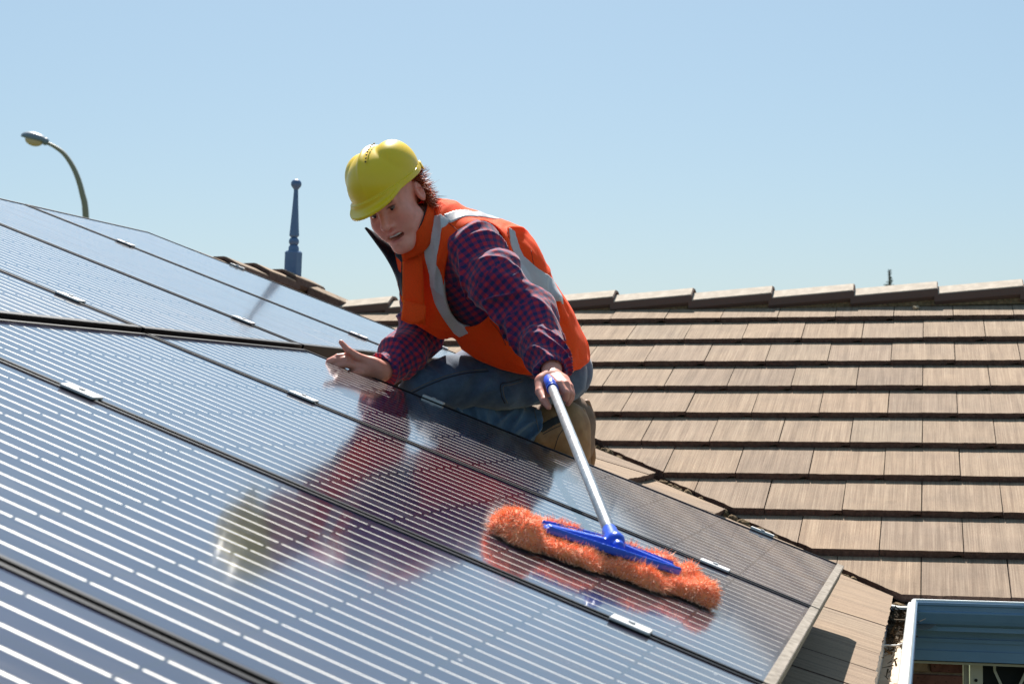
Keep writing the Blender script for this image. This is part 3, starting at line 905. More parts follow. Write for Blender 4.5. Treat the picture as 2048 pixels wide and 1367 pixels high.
def s_cap(P, a, b, ra, rb):
    a, b = np.asarray(a, float), np.asarray(b, float); pa = P-a; ba = b-a
    h = np.clip(pa@ba/(ba@ba), 0, 1); return np.linalg.norm(pa-h[:, None]*ba, axis=1)-(ra+(rb-ra)*h)
def s_ell(P, c, Mx, r):
    """Mx rows: axes"""
    p = (P-np.asarray(c))@np.asarray(Mx).T; r = np.asarray(r, float)
    k0 = np.linalg.norm(p/r, axis=1); k1 = np.linalg.norm(p/(r*r), axis=1)
    return k0*(k0-1)/np.maximum(k1, 1e-9)
def smin(a, b, k):
    h = np.clip(.5+.5*(b-a)/k, 0, 1); return b*(1-h)+a*h-k*h*(1-h)
def smax(a, b, k): return -smin(-a, -b, k)
def smins(L, k):
    d = L[0]
    for x in L[1:]: d = smin(d, x, k)
    return d
def chain(P, pts, rads, k=.02):
    return smins([s_cap(P, pts[i], pts[i+1], rads[i], rads[i+1]) for i in range(len(pts)-1)], k)
def hash3(I):
    x = (I[:, 0]*73856093 ^ I[:, 1]*19349663 ^ I[:, 2]*83492791) & 0x7fffffff
    x = (x*1103515245+12345) & 0x7fffffff; x ^= x >> 11; x = (x*48271) & 0x7fffffff
    return (x/0x7fffffff)*2-1
def vnoise(P):
    I = np.floor(P).astype(np.int64); f = P-I; f = f*f*(3-2*f); r = 0
    for a in (0, 1):
        for b in (0, 1):
            for c in (0, 1):
                w_ = (f[:, 0] if a else 1-f[:, 0])*(f[:, 1] if b else 1-f[:, 1])*(f[:, 2] if c else 1-f[:, 2])
                r = r+w_*hash3(I+np.array([a, b, c]))
    return r
def folds(P, org, ax, freq_a=22, freq_r=9, seed=0, amp=.008, skew=.5):
    """ridged wrinkles running round a limb: higher frequency along the axis"""
    ax = np.asarray(ax, float); ax = ax/np.linalg.norm(ax)
    q = P-np.asarray(org); s = q@ax
    w1 = vnoise(P*7+seed)*.55
    side = np.cross(ax, CF); side /= np.linalg.norm(side)
    t = q@side; dpt = q@CF
    Q = np.stack([s*freq_a+t*freq_a*skew+w1*1.6, t*freq_r+seed*3.1, dpt*freq_r+seed], 1)
    n1 = vnoise(Q); n2 = vnoise(Q*2.1+5)
    r = 1-np.abs(n1)*2.6; r = np.where(r > 0, r**1.4, r)
    return -amp*(np.clip(r, -.5, 1)*.75+n2*.2)

AX = np.stack([CR, CD, CF])      # viewing axes used for posing blobs
def rotax(deg):
    a = math.radians(deg); return np.stack([math.cos(a)*CR+math.sin(a)*CD, -math.sin(a)*CR+math.cos(a)*CD, CF])

# ------------------------------------------------------------------ worker: pose
PXM = lambda px, d: px*d/FPX     # pixels to metres at a distance
D_ = dict(
    neck=at(872, 430, 5.08), shL=at(950, 495, 4.96), shR=at(848, 520, 5.26),
    elL=at(1060, 630, 4.83), wrL=at(1104, 742, 4.60),
    elR=at(844, 664, 5.22), wrR=at(772, 735, 5.06),
    hipL=at(1118, 752, 5.28), knL=at(832, 792, 5.20), anL=at(1098, 872, 5.38),
    hipR=at(1128, 738, 5.50), knR=at(880, 760, 5.46), anR=at(1135, 868, 5.62),
)
person = empty('person', D_['knL']*1.0, 'person in yellow helmet and orange vest kneeling on roof tiles and holding a mop', 'person')
PO = Vector(D_['knL'])
def pobj(name, V, F, m, smooth=True, parent=None):
    o = mesh_np(name, np.asarray(V)-np.array(PO), F, m, parent or person, smooth); return o

# torso field, shared by shirt and vest
def torso(P, g=0.0):
    d = [s_ell(P, at(905, 505, 5.10), rotax(-52), (.135+g, .175+g, .175+g)),   # chest / shoulders
         s_ell(P, at(980, 562, 5.14), rotax(50), (.20+g, .168+g, .165+g)),
         s_ell(P, at(1052, 652, 5.22), rotax(58), (.170+g, .143+g, .165+g)),
         s_ell(P, at(1100, 712, 5.27), rotax(50), (.105+g, .100+g, .17+g))]
    sh = s_cap(P, D_['shL'], D_['shR'], .070+g, .065+g)
    return smin(smins(d, .06), sh, .06)

# ---- head frame
HL = np.array([.82, -.33, .47]); HF = np.array([-.33, .45, .83])
HL /= np.linalg.norm(HL); HF -= HL*(HL@HF); HF /= np.linalg.norm(HF)
HU = np.cross(HF, HL)
if HU[1] > 0: HU = -HU
def cam2w(a): return a[0]*CR+a[1]*CD-a[2]*CF
hl, hf, hu = cam2w(HL), cam2w(HF), cam2w(HU)
HM = np.stack([hl, hf, hu])       # rows
HS = 1.04
EYE = at(766, 421, 4.88)
def hp(l, f, u): return EYE+HS*(l*hl+f*hf+u*hu)
I3 = np.eye(3)
def tohead(P): return (P-EYE)@HM.T/HS

def head_sdf(P):
    p = tohead(P)
    E = lambda c, r: s_ell(p, c, I3, r)
    C = lambda a, b, ra, rb: s_cap(p, a, b, ra, rb)
    skull = E((0, -.088, .032), (.076, .098, .092))
    jaw = smins([C((-.046, -.066, -.066), (-.012, -.002, -.112), .021, .018), C((.046, -.066, -.066), (.012, -.002, -.112), .021, .018),
                 C((-.012, -.002, -.112), (.012, -.002, -.112), .018, .018)], .02)
    face = E((0, -.036, -.038), (.059, .053, .078))
    d = smin(skull, face, .035); d = smin(d, jaw, .03)
    for s in (-1, 1):
        d = smin(d, E((s*.040, -.018, -.038), (.026, .024, .024)), .022)     # cheekbone
        d = smin(d, C((s*.012, .011, .017), (s*.042, -.002, .020), .010, .009), .014)   # brow
        d = smin(d, E((s*.030, -.008, -.064), (.020, .020, .020)), .02)      # cheek lifted by the grimace
        d = smax(d, -E((s*.031, .016, -.003), (.017, .016, .011)), .010)       # socket
        d = smin(d, E((s*.031, -.009, -.002), (.0145, .0135, .0125)), .003)     # ball + lids
        d = smax(d, -C((s*.020, .0085, -.0035), (s*.041, .001, -.0025), .0016, .0016), .002)  # slit
    nose = smins([C((0, .006, .006), (0, .034, -.036), .0080, .0115), E((0, .035, -.041), (.0125, .012, .0105)),
                  E((.0125, .018, -.046), (.0075, .0095, .0075)), E((-.0125, .018, -.046), (.0075, .0095, .0075))], .008)
    d = smin(d, nose, .009)
    for s in (-1, 1): d = smax(d, -E((s*.0062, .026, -.0525), (.0036, .0055, .003)), .002)
    d = smax(d, -C((-.018, .012, -.050), (-.038, -.002, -.084), .0014, .0016), .006)
    d = smax(d, -C((.018, .012, -.050), (.038, -.002, -.084), .0014, .0016), .006)
    lips = smins([C((-.029, .003, -.072), (0, .021, -.066), .0050, .0060), C((.029, .003, -.072), (0, .021, -.066), .0050, .0060),
                  C((-.028, .003, -.078), (0, .017, -.0945), .0052, .0070), C((.028, .003, -.078), (0, .017, -.0945), .0052, .0070)], .006)
    d = smin(d, lips, .007)
    d = smax(d, -E((0, .011, -.0795), (.0285, .020, .0090)), .003)
    for s in (-1, 1):
        ear = E((s*.080, -.092, -.010), (.010, .019, .031)); ear = smax(ear, -E((s*.090, -.088, -.008), (.008, .010, .019)), .005)
        d = smin(d, ear, .008)
    return d*HS

def neck_sdf(P):
    return s_cap(P, hp(0, -.075, -.075), D_['neck']+CD*.02, .052, .062)

# ---- right (far) hand lying on the panel edge, thumb up
def hand_from(P, segs, palm, k=.006):
    d = smins([s_ell(P, *e) for e in palm], .02)
    for pts, rr in segs: d = smin(d, chain(P, pts, rr, .003), k)
    return d
DR = 5.00
hR = dict(
    wr=at(782, 734, 5.06), heel=at(764, 744, 5.03), palm=at(733, 733, 5.01),
    f=[([at(716, 714, 5.02), at(694, 711, 5.00), at(675, 713, 4.985), at(657, 721, 4.975)], (.0105, .0095, .0085, .0070)),
       ([at(712, 722, 5.01), at(690, 719, 4.985), at(670, 721, 4.975), at(653, 728, 4.97)], (.0105, .0100, .0090, .0075)),
       ([at(714, 732, 4.995), at(692, 729, 4.98), at(674, 732, 4.97), at(660, 737, 4.965)], (.0105, .0095, .0085, .0070)),
       ([at(722, 746, 4.985), at(705, 748, 4.965), at(692, 752, 4.96), at(682, 756, 4.957)], (.0095, .0085, .0075, .0065))],
    th=([at(748, 728, 5.01), at(717, 714, 4.99), at(697, 701, 4.985), at(682, 684, 4.99)], (.0190, .0125, .0105, .0075)))
def handR_sdf(P):
    palm = [(at(735, 733, 5.005), rotax(20), (.034, .028, .015)), (at(718, 738, 4.995), rotax(15), (.030, .020, .013)), (at(757, 739, 5.02), rotax(20), (.030, .030, .018)), (at(752, 730, 5.005), rotax(35), (.026, .014, .014))]
    d = hand_from(P, hR['f']+[hR['th']], palm)
    return smin(d, chain(P, [hR['heel'], hR['wr'], at(806, 712, 5.12)], (.029, .026, .027), .01), .018)

# ---- left (near) hand closed round the pole
PT, PB = at(1100, 765, 4.50), at(1209, 1090, 3.455)
def pole_pt(t): return PT+(PB-PT)*t
pdir = (PB-PT)/np.linalg.norm(PB-PT)
def handL_sdf(P):
    palm = [(at(1104, 765, 4.555), rotax(10), (.040, .030, .024)), (at(1088, 773, 4.55), rotax(70), (.030, .017, .020)), (at(1122, 768, 4.55), rotax(20), (.026, .026, .022))]
    segs = [([at(1106, 756, 4.525), at(1119, 768, 4.487), at(1131, 784, 4.470), at(1131, 797, 4.478)], (.0125, .0118, .0100, .0082)),
            ([at(1119, 754, 4.530), at(1131, 768, 4.495), at(1139, 785, 4.485), at(1136, 800, 4.495)], (.0125, .0115, .0100, .0082)),
            ([at(1129, 758, 4.545), at(1139, 773, 4.515), at(1143, 788, 4.505), at(1138, 803, 4.515)], (.0115, .0105, .0095, .0078)),
            ([at(1135, 766, 4.565), at(1142, 781, 4.540), at(1143, 795, 4.530), at(1136, 807, 4.530)], (.0100, .0092, .0082, .0070)),
            ([at(1082, 762, 4.550), at(1080, 783, 4.515), at(1089, 801, 4.480), at(1097, 813, 4.465)], (.0170, .0130, .0110, .0085))]
    d = hand_from(P, segs, palm, .007)
    d = smin(d, chain(P, [at(1104, 755, 4.57), at(1103, 735, 4.62)], (.029, .027), .01), .015)
    # knuckle tendons
    return d

def arm_in(P):   # continuous body inside the clothes
    d = smins([s_ell(P, at(915, 515, 5.12), rotax(-52), (.10, .13, .13)), s_ell(P, at(1000, 590, 5.17), rotax(50), (.16, .11, .12)), s_ell(P, at(1085, 690, 5.25), rotax(58), (.14, .10, .13))], .06)
    d = smin(d, s_cap(P, D_['shL'], D_['shR'], .05, .05), .05)
    d = smin(d, chain(P, [D_['shL'], D_['elL'], at(1103, 735, 4.62)], (.05, .038, .026)), .03)
    d = smin(d, chain(P, [D_['shR'], D_['elR'], at(806, 712, 5.12)], (.05, .036, .026)), .03)
    d = smin(d, chain(P, [D_['hipL'], D_['knL'], D_['anL']], (.055, .036, .030)), .03)
    d = smin(d, chain(P, [D_['hipR'], D_['knR'], D_['anR']], (.055, .036, .030)), .03)
    d = smin(d, neck_sdf(P), .03)
    return d

def bbox(pts, m): pts = np.array(pts); return pts.min(0)-m, pts.max(0)+m
def color_attr(o, C):
    a = o.data.color_attributes.new('Col', 'FLOAT_COLOR', 'POINT'); C = np.concatenate([C, np.ones((len(C), 1))], 1)
    a.data.foreach_set('color', C.astype(np.float32).ravel())

# body: one skin-coloured mesh, fine where it shows
SKB = np.array([.86, .36, .27])
def body_field(P):
    d = smin(head_sdf(P), arm_in(P), .012)
    d = smin(d, handR_sdf(P), .010); return smin(d, handL_sdf(P), .010)
lo_, hi_ = bbox([hp(0, 0, 0), hp(0, -.2, .12), D_['neck'], D_['anR'], D_['knL'], at(650, 720, 4.97), at(1140, 800, 4.45), D_['hipR']], .06)
def body_mesh():
    """fine grids for head and hands, a coarse one for the rest, welded into one mesh by sharing the field"""
    return nets(body_field, lo_, hi_, .0032)
bV, bF = body_mesh()
body = pobj('body', bV, bF, MT['skin'])
p = tohead(bV)
C = np.tile(SKB, (len(bV), 1))
def paint(mask, col):
    global C
    m = np.clip(mask, 0, 1)[:, None]; C = C*(1-m)+np.array(col)*m
def blob(c, r, soft=.5):
    return np.clip((1-np.linalg.norm((p-np.array(c))/np.array(r), axis=1))/soft, 0, 1)
for s in (-1, 1):
    paint(.65*blob((s*.046, 0, -.045), (.034, .04, .034), .8), (.80, .24, .18))
    paint(.9*blob((s*.030, .012, .0165), (.024, .02, .0080), .5), (.16, .05, .022))
    paint(.9*blob((s*.031, .004, .0010), (.018, .02, .0042), .5), (.06, .02, .015)); paint(.5*blob((s*.031, .004, -.010), (.018, .02, .006), .6), (.50, .17, .13))  # lash line with the upper lid shadow painted in, redder below
    paint(.5*blob((s*.08, -.09, -.01), (.02, .03, .04), .5), (.80, .25, .19))
paint(.5*blob((0, .03, -.042), (.016, .02, .016), .6), (.82, .26, .19))
lipm = np.maximum(blob((0, .018, -.069), (.026, .014, .0065), .5), blob((0, .015, -.091), (.024, .014, .0085), .5))
paint(.8*lipm, (.56, .12, .10))
paint(blob((0, .004, -.0795), (.028, .016, .0085), .4), (.10, .02, .018))
hmask = (np.linalg.norm(bV-at(1105, 775, 4.52), axis=1) < .09) | (np.linalg.norm(bV-at(720, 730, 5.0), axis=1) < .13)
paint(hmask*.6, (.62, .26, .18))
color_attr(body, C)

# eyes, teeth
for s in (-1, 1):
    V, F = nets(lambda P: s_ell(tohead(P), (s*.031, -.0085, -.0035), I3, (.0135, .0132, .0095))*HS, hp(s*.031, -.008, -.003)-.02, hp(s*.031, -.008, -.003)+.02, .0014)
    e = pobj('eye', V, F, MT['eye'])
    V, F = nets(lambda P: s_ell(tohead(P), (s*.030-.001, .0010, -.0060), I3, (.0058, .0042, .0058))*HS, hp(s*.031, 0, -.003)-.014, hp(s*.031, 0, -.003)+.014, .001)
    i_ = mesh_np('iris', V-np.array(PO), F, MT['iris'], e, True)
V, F = nets(lambda P: smax(s_ell(tohead(P), (0, .003, -.0748), I3, (.0240, .0140, .0048)), -s_ell(tohead(P), (0, -.012, -.0745), I3, (.015, .014, .02)), .001)*HS, hp(0, 0, -.077)-.03, hp(0, 0, -.077)+.03, .0013)
pobj('teeth', V, F, MT['teeth'])

# ---- shirt (torso + both sleeves) with limb coordinates for the check pattern
SL = [at(948, 502, 4.95), at(990, 558, 4.86), at(1056, 632, 4.82), at(1088, 692, 4.72), at(1104, 735, 4.62)]; SLr = (.080, .080, .078, .058, .044)
SR = [D_['shR'], at(850, 590, 5.24), at(842, 664, 5.22), at(806, 708, 5.13), at(768, 744, 5.05)]; SRr = (.075, .070, .068, .061, .048)
def sleeveL(P): return chain(P, SL, SLr, .03)
def sleeveR(P): return chain(P, SR, SRr, .03)
def near_only(fn, P, d, lim=.03):
    m = np.abs(d) < lim; r = np.zeros(len(P)); 
    if m.any(): r[m] = fn(P[m])
    return r
def cuts(P, a, b):  # keep the side before plane at a facing b
    n = (b-a)/np.linalg.norm(b-a); return (P-a)@n
def limb_folds(P, pts, d, seeds, amp):
    r = np.zeros(len(P)); W = np.zeros(len(P))+1e-6
    m = np.abs(d) < .035
    if not m.any(): return r
    Q = P[m]; acc = np.zeros(len(Q)); w = np.zeros(len(Q))+1e-6
    for i in range(len(pts)-1):
        a, b = pts[i], pts[i+1]; ba = b-a; h = np.clip((Q-a)@ba/(ba@ba), 0, 1); dist = np.linalg.norm(Q-a-h[:, None]*ba, axis=1)
        ww = np.exp(-(dist/.035)**2)+1e-5
        acc += ww*folds(Q, a, ba, 21, 8, seeds+i, amp, (-.75 if i % 2 else .6)); w += ww
    r[m] = acc/w; return r
def shirt_field(P):
    t = torso(P, -.012)
    l = sleeveL(P); l = l+limb_folds(P, SL, l, 11, .022)
    r = sleeveR(P); r = r+limb_folds(P, SR, r, 31, .016)
    # open cuffs
    cl = cuts(P, at(1104.5, 747, 4.60), at(1106, 775, 4.52)); cr = cuts(P, at(764, 738, 5.045), at(735, 753, 5.0))
    wl = np.linalg.norm(P-at(1104, 745, 4.60), axis=1) < .12; wr_ = np.linalg.norm(P-at(768, 740, 5.05), axis=1) < .12
    l = np.where(wl, smax(l, cl, .004), l); r = np.where(wr_, smax(r, cr, .004), r)
    # hollow the cuffs
    l = np.where(wl, smax(l, -np.maximum(s_cap(P, at(1103, 725, 4.64), at(1107, 790, 4.50), .034, .036), -cl-.022), .003), l)
    r = np.where(wr_, smax(r, -np.maximum(s_cap(P, at(800, 715, 5.10), at(735, 760, 4.98), .030, .033), -cr-.022), .003), r)
    d = smin(t, l, .03); d = smin(d, r, .02)
    nk = s_cap(P, hp(0, -.06, -.10), D_['neck']+CD*.05, .058, .066)
    d = smin(d, smax(nk, (P-(D_['neck']-CD*.012))@(-CD*.7-CR*.3), .005), .02)
    return d
slo, shi = bbox([at(700, 380, 5.0), at(1200, 820, 5.0), D_['shR'], D_['wrL'], D_['hipR']], .10)
V, F = nets(shirt_field, slo, shi, .0042)
shirt = pobj('shirt', V, F, MT['plaid'])
def limb_uv(o, V, F, limbs):
    """UV in metres: along the limb, around the limb; the wrap seam faces away from the camera"""
    best = np.full(len(V), 1e9); U = np.zeros((len(V), 2))
    for pts, rr in limbs:
        acc = 0
        for i in range(len(pts)-1):
            a, b = pts[i], pts[i+1]; ba = b-a; L = np.linalg.norm(ba); n = ba/L
            h = np.clip((V-a)@ba/(ba@ba), 0, 1); q = V-a-h[:, None]*ba; d = np.linalg.norm(q, axis=1)-(rr[i]+(rr[i+1]-rr[i])*h)
            side = CR-n*(CR@n); 
            if np.linalg.norm(side) < .3: side = CD-n*(CD@n)
            side /= np.linalg.norm(side); fr = np.cross(side, n); fr = fr if fr@CF < 0 else -fr
            s2 = np.cross(n, fr); s2 = s2 if s2@CR > 0 else -s2
            th = np.arctan2(q@s2, q@fr); m = d < best; best[m] = d[m]
            U[m, 0] = (acc+(V[m]-a)@n); U[m, 1] = th[m]*(.085 if rr[0] > .08 else .06)
            acc += L
    uv = o.data.uv_layers.new(name='UVMap'); li = np.empty(len(o.data.loops), dtype=np.int32); o.data.loops.foreach_get('vertex_index', li)
    uv.data.foreach_set('uv', U[li].astype(np.float32).ravel())
limb_uv(shirt, V, F, [(SL, SLr), (SR, SRr), ([at(880, 440, 5.1), at(1110, 720, 5.25)], (.15, .15))])

# ---- vest
HC = at(952, 548, 5.0)
def hole2d(P):
    q = P-HC; x = q@CR; y = q@CD; a = math.radians(12)
    xr = x*math.cos(a)+y*math.sin(a); yr = -x*math.sin(a)+y*math.cos(a)
    k = np.sqrt((xr/PXM(60, 5.0))**2+(yr/PXM(106, 5.0))**2)
    return (k-1)*PXM(60, 5.0)
def vest_base(P):
    d = torso(P, .012)
    # front of the vest falling loose towards the panel, and the skirt over the seat
    d = smin(d, s_ell(P, at(868, 612, 5.12), rotax(20), (.070, .110, .10)), .05)
    d = smin(d, s_ell(P, at(1010, 690, 5.17), rotax(28), (.155, .075, .15)), .05)
    d = smin(d, s_ell(P, at(1104, 702, 5.24), rotax(70), (.115, .082, .17)), .04)
    return d
def vest_field(P):
    d = vest_base(P)
    m = np.abs(d) < .04
    f = np.zeros(len(P))
    if m.any():
        Q = P[m]; f[m] = folds(Q, at(950, 560, 5.), at(1100, 720, 5.2)-at(900, 450, 5.), 9, 5, 3, .014, .8)+folds(Q, at(950, 560, 5.), at(820, 640, 5.2)-at(1000, 500, 5.), 13, 6, 9, .006, .2)
    d = d+f
    # arm hole (near side), far arm hole, neck and hem
    near = (P-at(952, 548, 5.12))@CF
    d = smax(d, -np.maximum(hole2d(P), near), .006)
    far = s_cap(P, D_['shR']+CF*.02, at(838, 640, 5.24), .080, .080)
    d = smax(d, -far, .006)
    nk = s_cap(P, hp(0, -.05, -.10), D_['neck']+CD*.02, .060, .064); d = smax(d, -nk, .006)
    # hem: a plane seen as the line (800,640)-(905,692)-(1075,748)-(1185,720)
    for (a, b) in (((800, 633), (862, 672)), ((862, 664), (915, 700)), ((905, 690), (1078, 752)), ((1060, 750), (1190, 735))):
        pass
    q = P-CAMP; z = q@CF; u = 1024+FPX*(q@CR)/z; v = 683.5+FPX*(q@CD)/z
    hx = np.array([700, 806, 830, 862, 905, 960, 1000, 1040, 1078, 1120, 1160, 1180, 1260]); hy = np.array([628, 640, 648, 668, 694, 722, 738, 748, 751, 748, 738, 722, 690])
    hem = (v-np.interp(u, hx, hy))*4.9/FPX*.9
    hem = np.maximum(hem, -.2)
    return smax(d, hem, .006)
vlo, vhi = bbox([at(770, 380, 5.0), at(1200, 770, 5.0), at(950, 500, 5.5)], .08); vlo = np.minimum(vlo, at(780, 600, 4.8)-.02)
V, F = nets(vest_field, vlo, vhi, .0042)
vest = pobj('vest', V, F, MT['orange'])

def march(u, v, field, d0=4.4, d1=5.6):
    D = CF+(u-1024)/FPX*CR+(v-683.5)/FPX*CD
    s = np.linspace(d0, d1, 400); P = CAMP+s[:, None]*D; f = field(P); i = np.argmax(f < 0)
    if f[i] >= 0: return None
    a = s[i-1]; b = s[i]
    for _ in range(10):
        m = (a+b)/2
        if field((CAMP+m*D)[None])[0] < 0: b = m
        else: a = m
    return CAMP+a*D
def surf_line(uv, field, lift=.001):
    out = []
    for q in catmull([(u, v, 0) for u, v in uv], 6):
        p_ = march(q[0], q[1], field)
        if p_ is not None: out.append(p_-CF*lift)
    return out
def s_poly(P, pts):
    d = np.full(len(P), 1e9)
    for i in range(len(pts)-1): d = np.minimum(d, s_cap(P, pts[i], pts[i+1], 0, 0))
    return d
def tape(name, uv, width, thick=.0022, mt='refl', field=None):
    field = field or vest_field
    pts = surf_line(uv, vest_base, 0)
    lo3, hi3 = bbox(pts, .06)
    e0 = (pts[0]-pts[2])/np.linalg.norm(pts[0]-pts[2]); e1 = (pts[-1]-pts[-3])/np.linalg.norm(pts[-1]-pts[-3])
    def f(P):
        fd = field(P); d = np.maximum(np.maximum(fd-thick, -(fd+.004)), s_poly(P, pts)-width/2)
        n0 = np.linalg.norm(P-pts[0], axis=1) < width; n1 = np.linalg.norm(P-pts[-1], axis=1) < width
        d = np.where(n0, np.maximum(d, (P-pts[0])@e0), d); return np.where(n1, np.maximum(d, (P-pts[-1])@e1), d)
    V, F = nets(f, lo3, hi3, .0030)
    return pobj(name, V, F, MT[mt])
tape('reflective_strip', [(886, 436), (870, 470), (862, 515), (873, 565), (893, 615), (930, 668)], .052)
tape('reflective_strip', [(893, 440), (925, 426), (965, 424), (1000, 434)], .040)
tape('reflective_strip', [(1020, 462), (1034, 495), (1050, 528), (1064, 556)], .034)
tape('reflective_strip', [(1040, 530), (1072, 558), (1100, 574), (1120, 584)], .082)

# seams and stitched edges on the vest
for uv in ([(884, 436), (905, 452), (925, 470)], [(868, 420), (876, 440), (884, 436)], [(1012, 455), (1028, 510), (1048, 565)], [(980, 640), (1000, 665), (1012, 690)], [(1062, 500), (1072, 540), (1098, 553)]):
    pts = surf_line(uv, vest_field, .0002)
    if len(pts) > 2: V, F = tube_mesh(pts, .0013, 6); pobj('seam', V, F, mat('orange_seam', (.30, .03, .006), .8) if 'orange_seam' not in bpy.data.materials else bpy.data.materials['orange_seam'])

# sheets: lofted strips between two edge curves, given thickness
def sheet(name, e0, e1, m, thick=.004, nv=6, bulge=None, parent=None):
    A = catmull(e0, 6); B = catmull(e1, 6); n = min(len(A), len(B)); A = A[:n]; B = B[:n]; V = []
    bl = bulge if bulge is not None else np.zeros(3)
    for j in range(nv+1):
        t = j/nv
        for i in range(n): V.append(A[i]*(1-t)+B[i]*t+bl*math.sin(math.pi*t))
    F = [(j*n+i, j*n+i+1, (j+1)*n+i+1, (j+1)*n+i) for j in range(nv) for i in range(n-1)]
    o = pobj(name, V, F, m, parent=parent)
    md = o.modifiers.new('thickness', 'SOLIDIFY'); md.thickness = thick; md.offset = 0
    return o
# standing collar: orange outside, navy lining inside
c_base = [at(878, 428, 4.99), at(872, 458, 4.94), at(850, 500, 4.925), at(806, 522, 4.955)]
c_top = [at(860, 377, 5.02), at(853, 422, 4.93), at(836, 460, 4.90), at(799, 484, 4.925)]
sheet('vest_collar', c_base, c_top, MT['orange'], .005, bulge=-CF*.004)
sheet('collar_lining', [q+CF*.008-CR*.004 for q in c_base], [q+CF*.006-CR*.003-CD*.002 for q in c_top], MT['navy'], .004)
# back of the collar behind the neck
sheet('vest_collar', [at(868, 425, 5.02), at(878, 412, 5.10), at(870, 415, 5.18)], [at(856, 383, 5.03), at(862, 385, 5.09), at(850, 395, 5.17)], MT['orange'], .005)
# front edge of the vest below the collar
sheet('vest_front', [at(806, 508, 4.98), at(806, 545, 4.985), at(806, 600, 5.00), at(812, 640, 5.01)],
      [at(842, 485, 4.955), at(846, 545, 4.955), at(848, 600, 4.97), at(850, 650, 4.985)], MT['orange'], .005, bulge=-CF*.006)
sheet('collar_lining', [at(798, 482, 4.968), at(803, 520, 4.99), at(803, 560, 4.995), at(808, 610, 5.005)],
      [at(806, 500, 4.985), at(809, 525, 4.985), at(808, 560, 4.99), at(811, 612, 5.0)], MT['navy'], .004)
# open far flap with its zip
fl0 = [at(732, 455, 5.03), at(752, 482, 5.05), at(775, 515, 5.08), at(792, 548, 5.10), at(804, 590, 5.11)]
fl1 = [at(770, 478, 5.10), at(790, 498, 5.10), at(806, 520, 5.08), at(812, 555, 5.05), at(812, 600, 5.03)]
sheet('collar_lining', fl0, fl1, MT['navy'], .005, bulge=CF*.004)
zp = catmull(fl0, 10); V, F = [], []
for i in range(0, len(zp)-1):
    for kk in range(2):
        c = zp[i]*(1-kk/2)+zp[i+1]*kk/2; d = zp[i+1]-zp[i]; d /= np.linalg.norm(d); n = -CR*.7+CD*.5; n = n-d*(n@d); n /= np.linalg.norm(n); b = np.cross(d, n)
        m0 = len(V)
        for sx in (-.0012, .0012):
            for sy in (-.001, .0050):
                for sz in (-.0015, .0015): V.append(c+d*sx+n*sy+b*sz)
        for f in ((0, 1, 3, 2), (4, 6, 7, 5), (0, 4, 5, 1), (2, 3, 7, 6), (0, 2, 6, 4), (1, 5, 7, 3)): F.append(tuple(m0+x for x in f))
pobj('zip', V, F, MT['zip'], smooth=False)
sheet('vest_edge', [at(796, 548, 5.115), at(802, 572, 5.12), at(806, 600, 5.12)], [at(792, 545, 5.112), at(797, 575, 5.12), at(804, 606, 5.12)], MT['orange'], .004)
# chest pocket flap
sheet('pocket_flap', [at(808, 600, 4.985), at(830, 606, 4.965), at(852, 612, 4.955)], [at(803, 640, 4.985), at(826, 648, 4.96), at(850, 640, 4.95)], MT['orange'], .005, bulge=-CF*.006)
# shirt collar tip
sheet('shirt_collar', [at(790, 492, 5.03), at(800, 500, 5.01), at(806, 512, 5.0)], [at(792, 512, 5.03), at(800, 520, 5.01), at(806, 528, 5.0)], MT['navy'], .004)

# ---- jeans
def fold_leg(P, d, pts, seed, amp): return limb_folds(P, pts, d, seed, amp)
ThL = [at(1112, 746, 5.30), at(1000, 762, 5.24), at(900, 766, 5.20), at(842, 775, 5.17)]; ThLr = (.098, .082, .074, .065)
ShL = [at(842, 800, 5.20), at(960, 840, 5.28), at(1062, 858, 5.33)]; ShLr = (.064, .066, .058)
ThR = [at(1122, 742, 5.52), at(960, 745, 5.48), at(880, 765, 5.42)]; ThRr = (.105, .085, .070)
ShR = [at(880, 800, 5.45), at(1000, 850, 5.52), at(1110, 862, 5.56)]; ShRr = (.064, .064, .054)
def jeans_field(P):
    a = chain(P, ThL, ThLr, .03); b = chain(P, ThR, ThRr, .03)
    seat = s_ell(P, at(1110, 738, 5.36), rotax(60), (.100, .086, .17))
    a = a+fold_leg(P, a, ThL, 51, .010)
    c = smin(smin(a, b, .02), seat, .04)
    c = smin(c, chain(P, ShR, ShRr, .03), .015)
    return c
def shin_field(P):
    b = chain(P, ShL, ShLr, .03); b = b+fold_leg(P, b, ShL, 71, .016)
    hemc = cuts(P, at(1080, 850, 5.32), at(1110, 855, 5.33)); b = smax(b, hemc, .003)
    return smax(b, -np.maximum(s_cap(P, at(1040, 856, 5.32), at(1110, 862, 5.34), .05, .05), -hemc-.015), .003)
jlo, jhi = bbox([at(780, 690, 5.2), at(1195, 900, 5.6), D_['knR'], at(1100, 900, 5.2)], .10)
V, F = nets(jeans_field, jlo, jhi, .005); jeans = pobj('jeans', V, F, MT['denim'])
V, F = nets(shin_field, jlo, jhi, .0045); pobj('trouser_leg', V, F, MT['denimb'])
def stitch(uv, field, r=.0012, m='stitch', dbl=0.0):
    pts = surf_line(uv, field, .0003)
    if len(pts) > 2: V, F = tube_mesh(pts, r, 6); pobj('stitching', V, F, MT[m])
stitch([(822, 782), (850, 768), (890, 752), (930, 742), (975, 738)], jeans_field)
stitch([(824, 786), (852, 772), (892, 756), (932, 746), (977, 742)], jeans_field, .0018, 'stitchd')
stitch([(1042, 757), (1020, 764), (1002, 768), (1003, 790), (1010, 806)], jeans_field, .0016, 'stitchd')
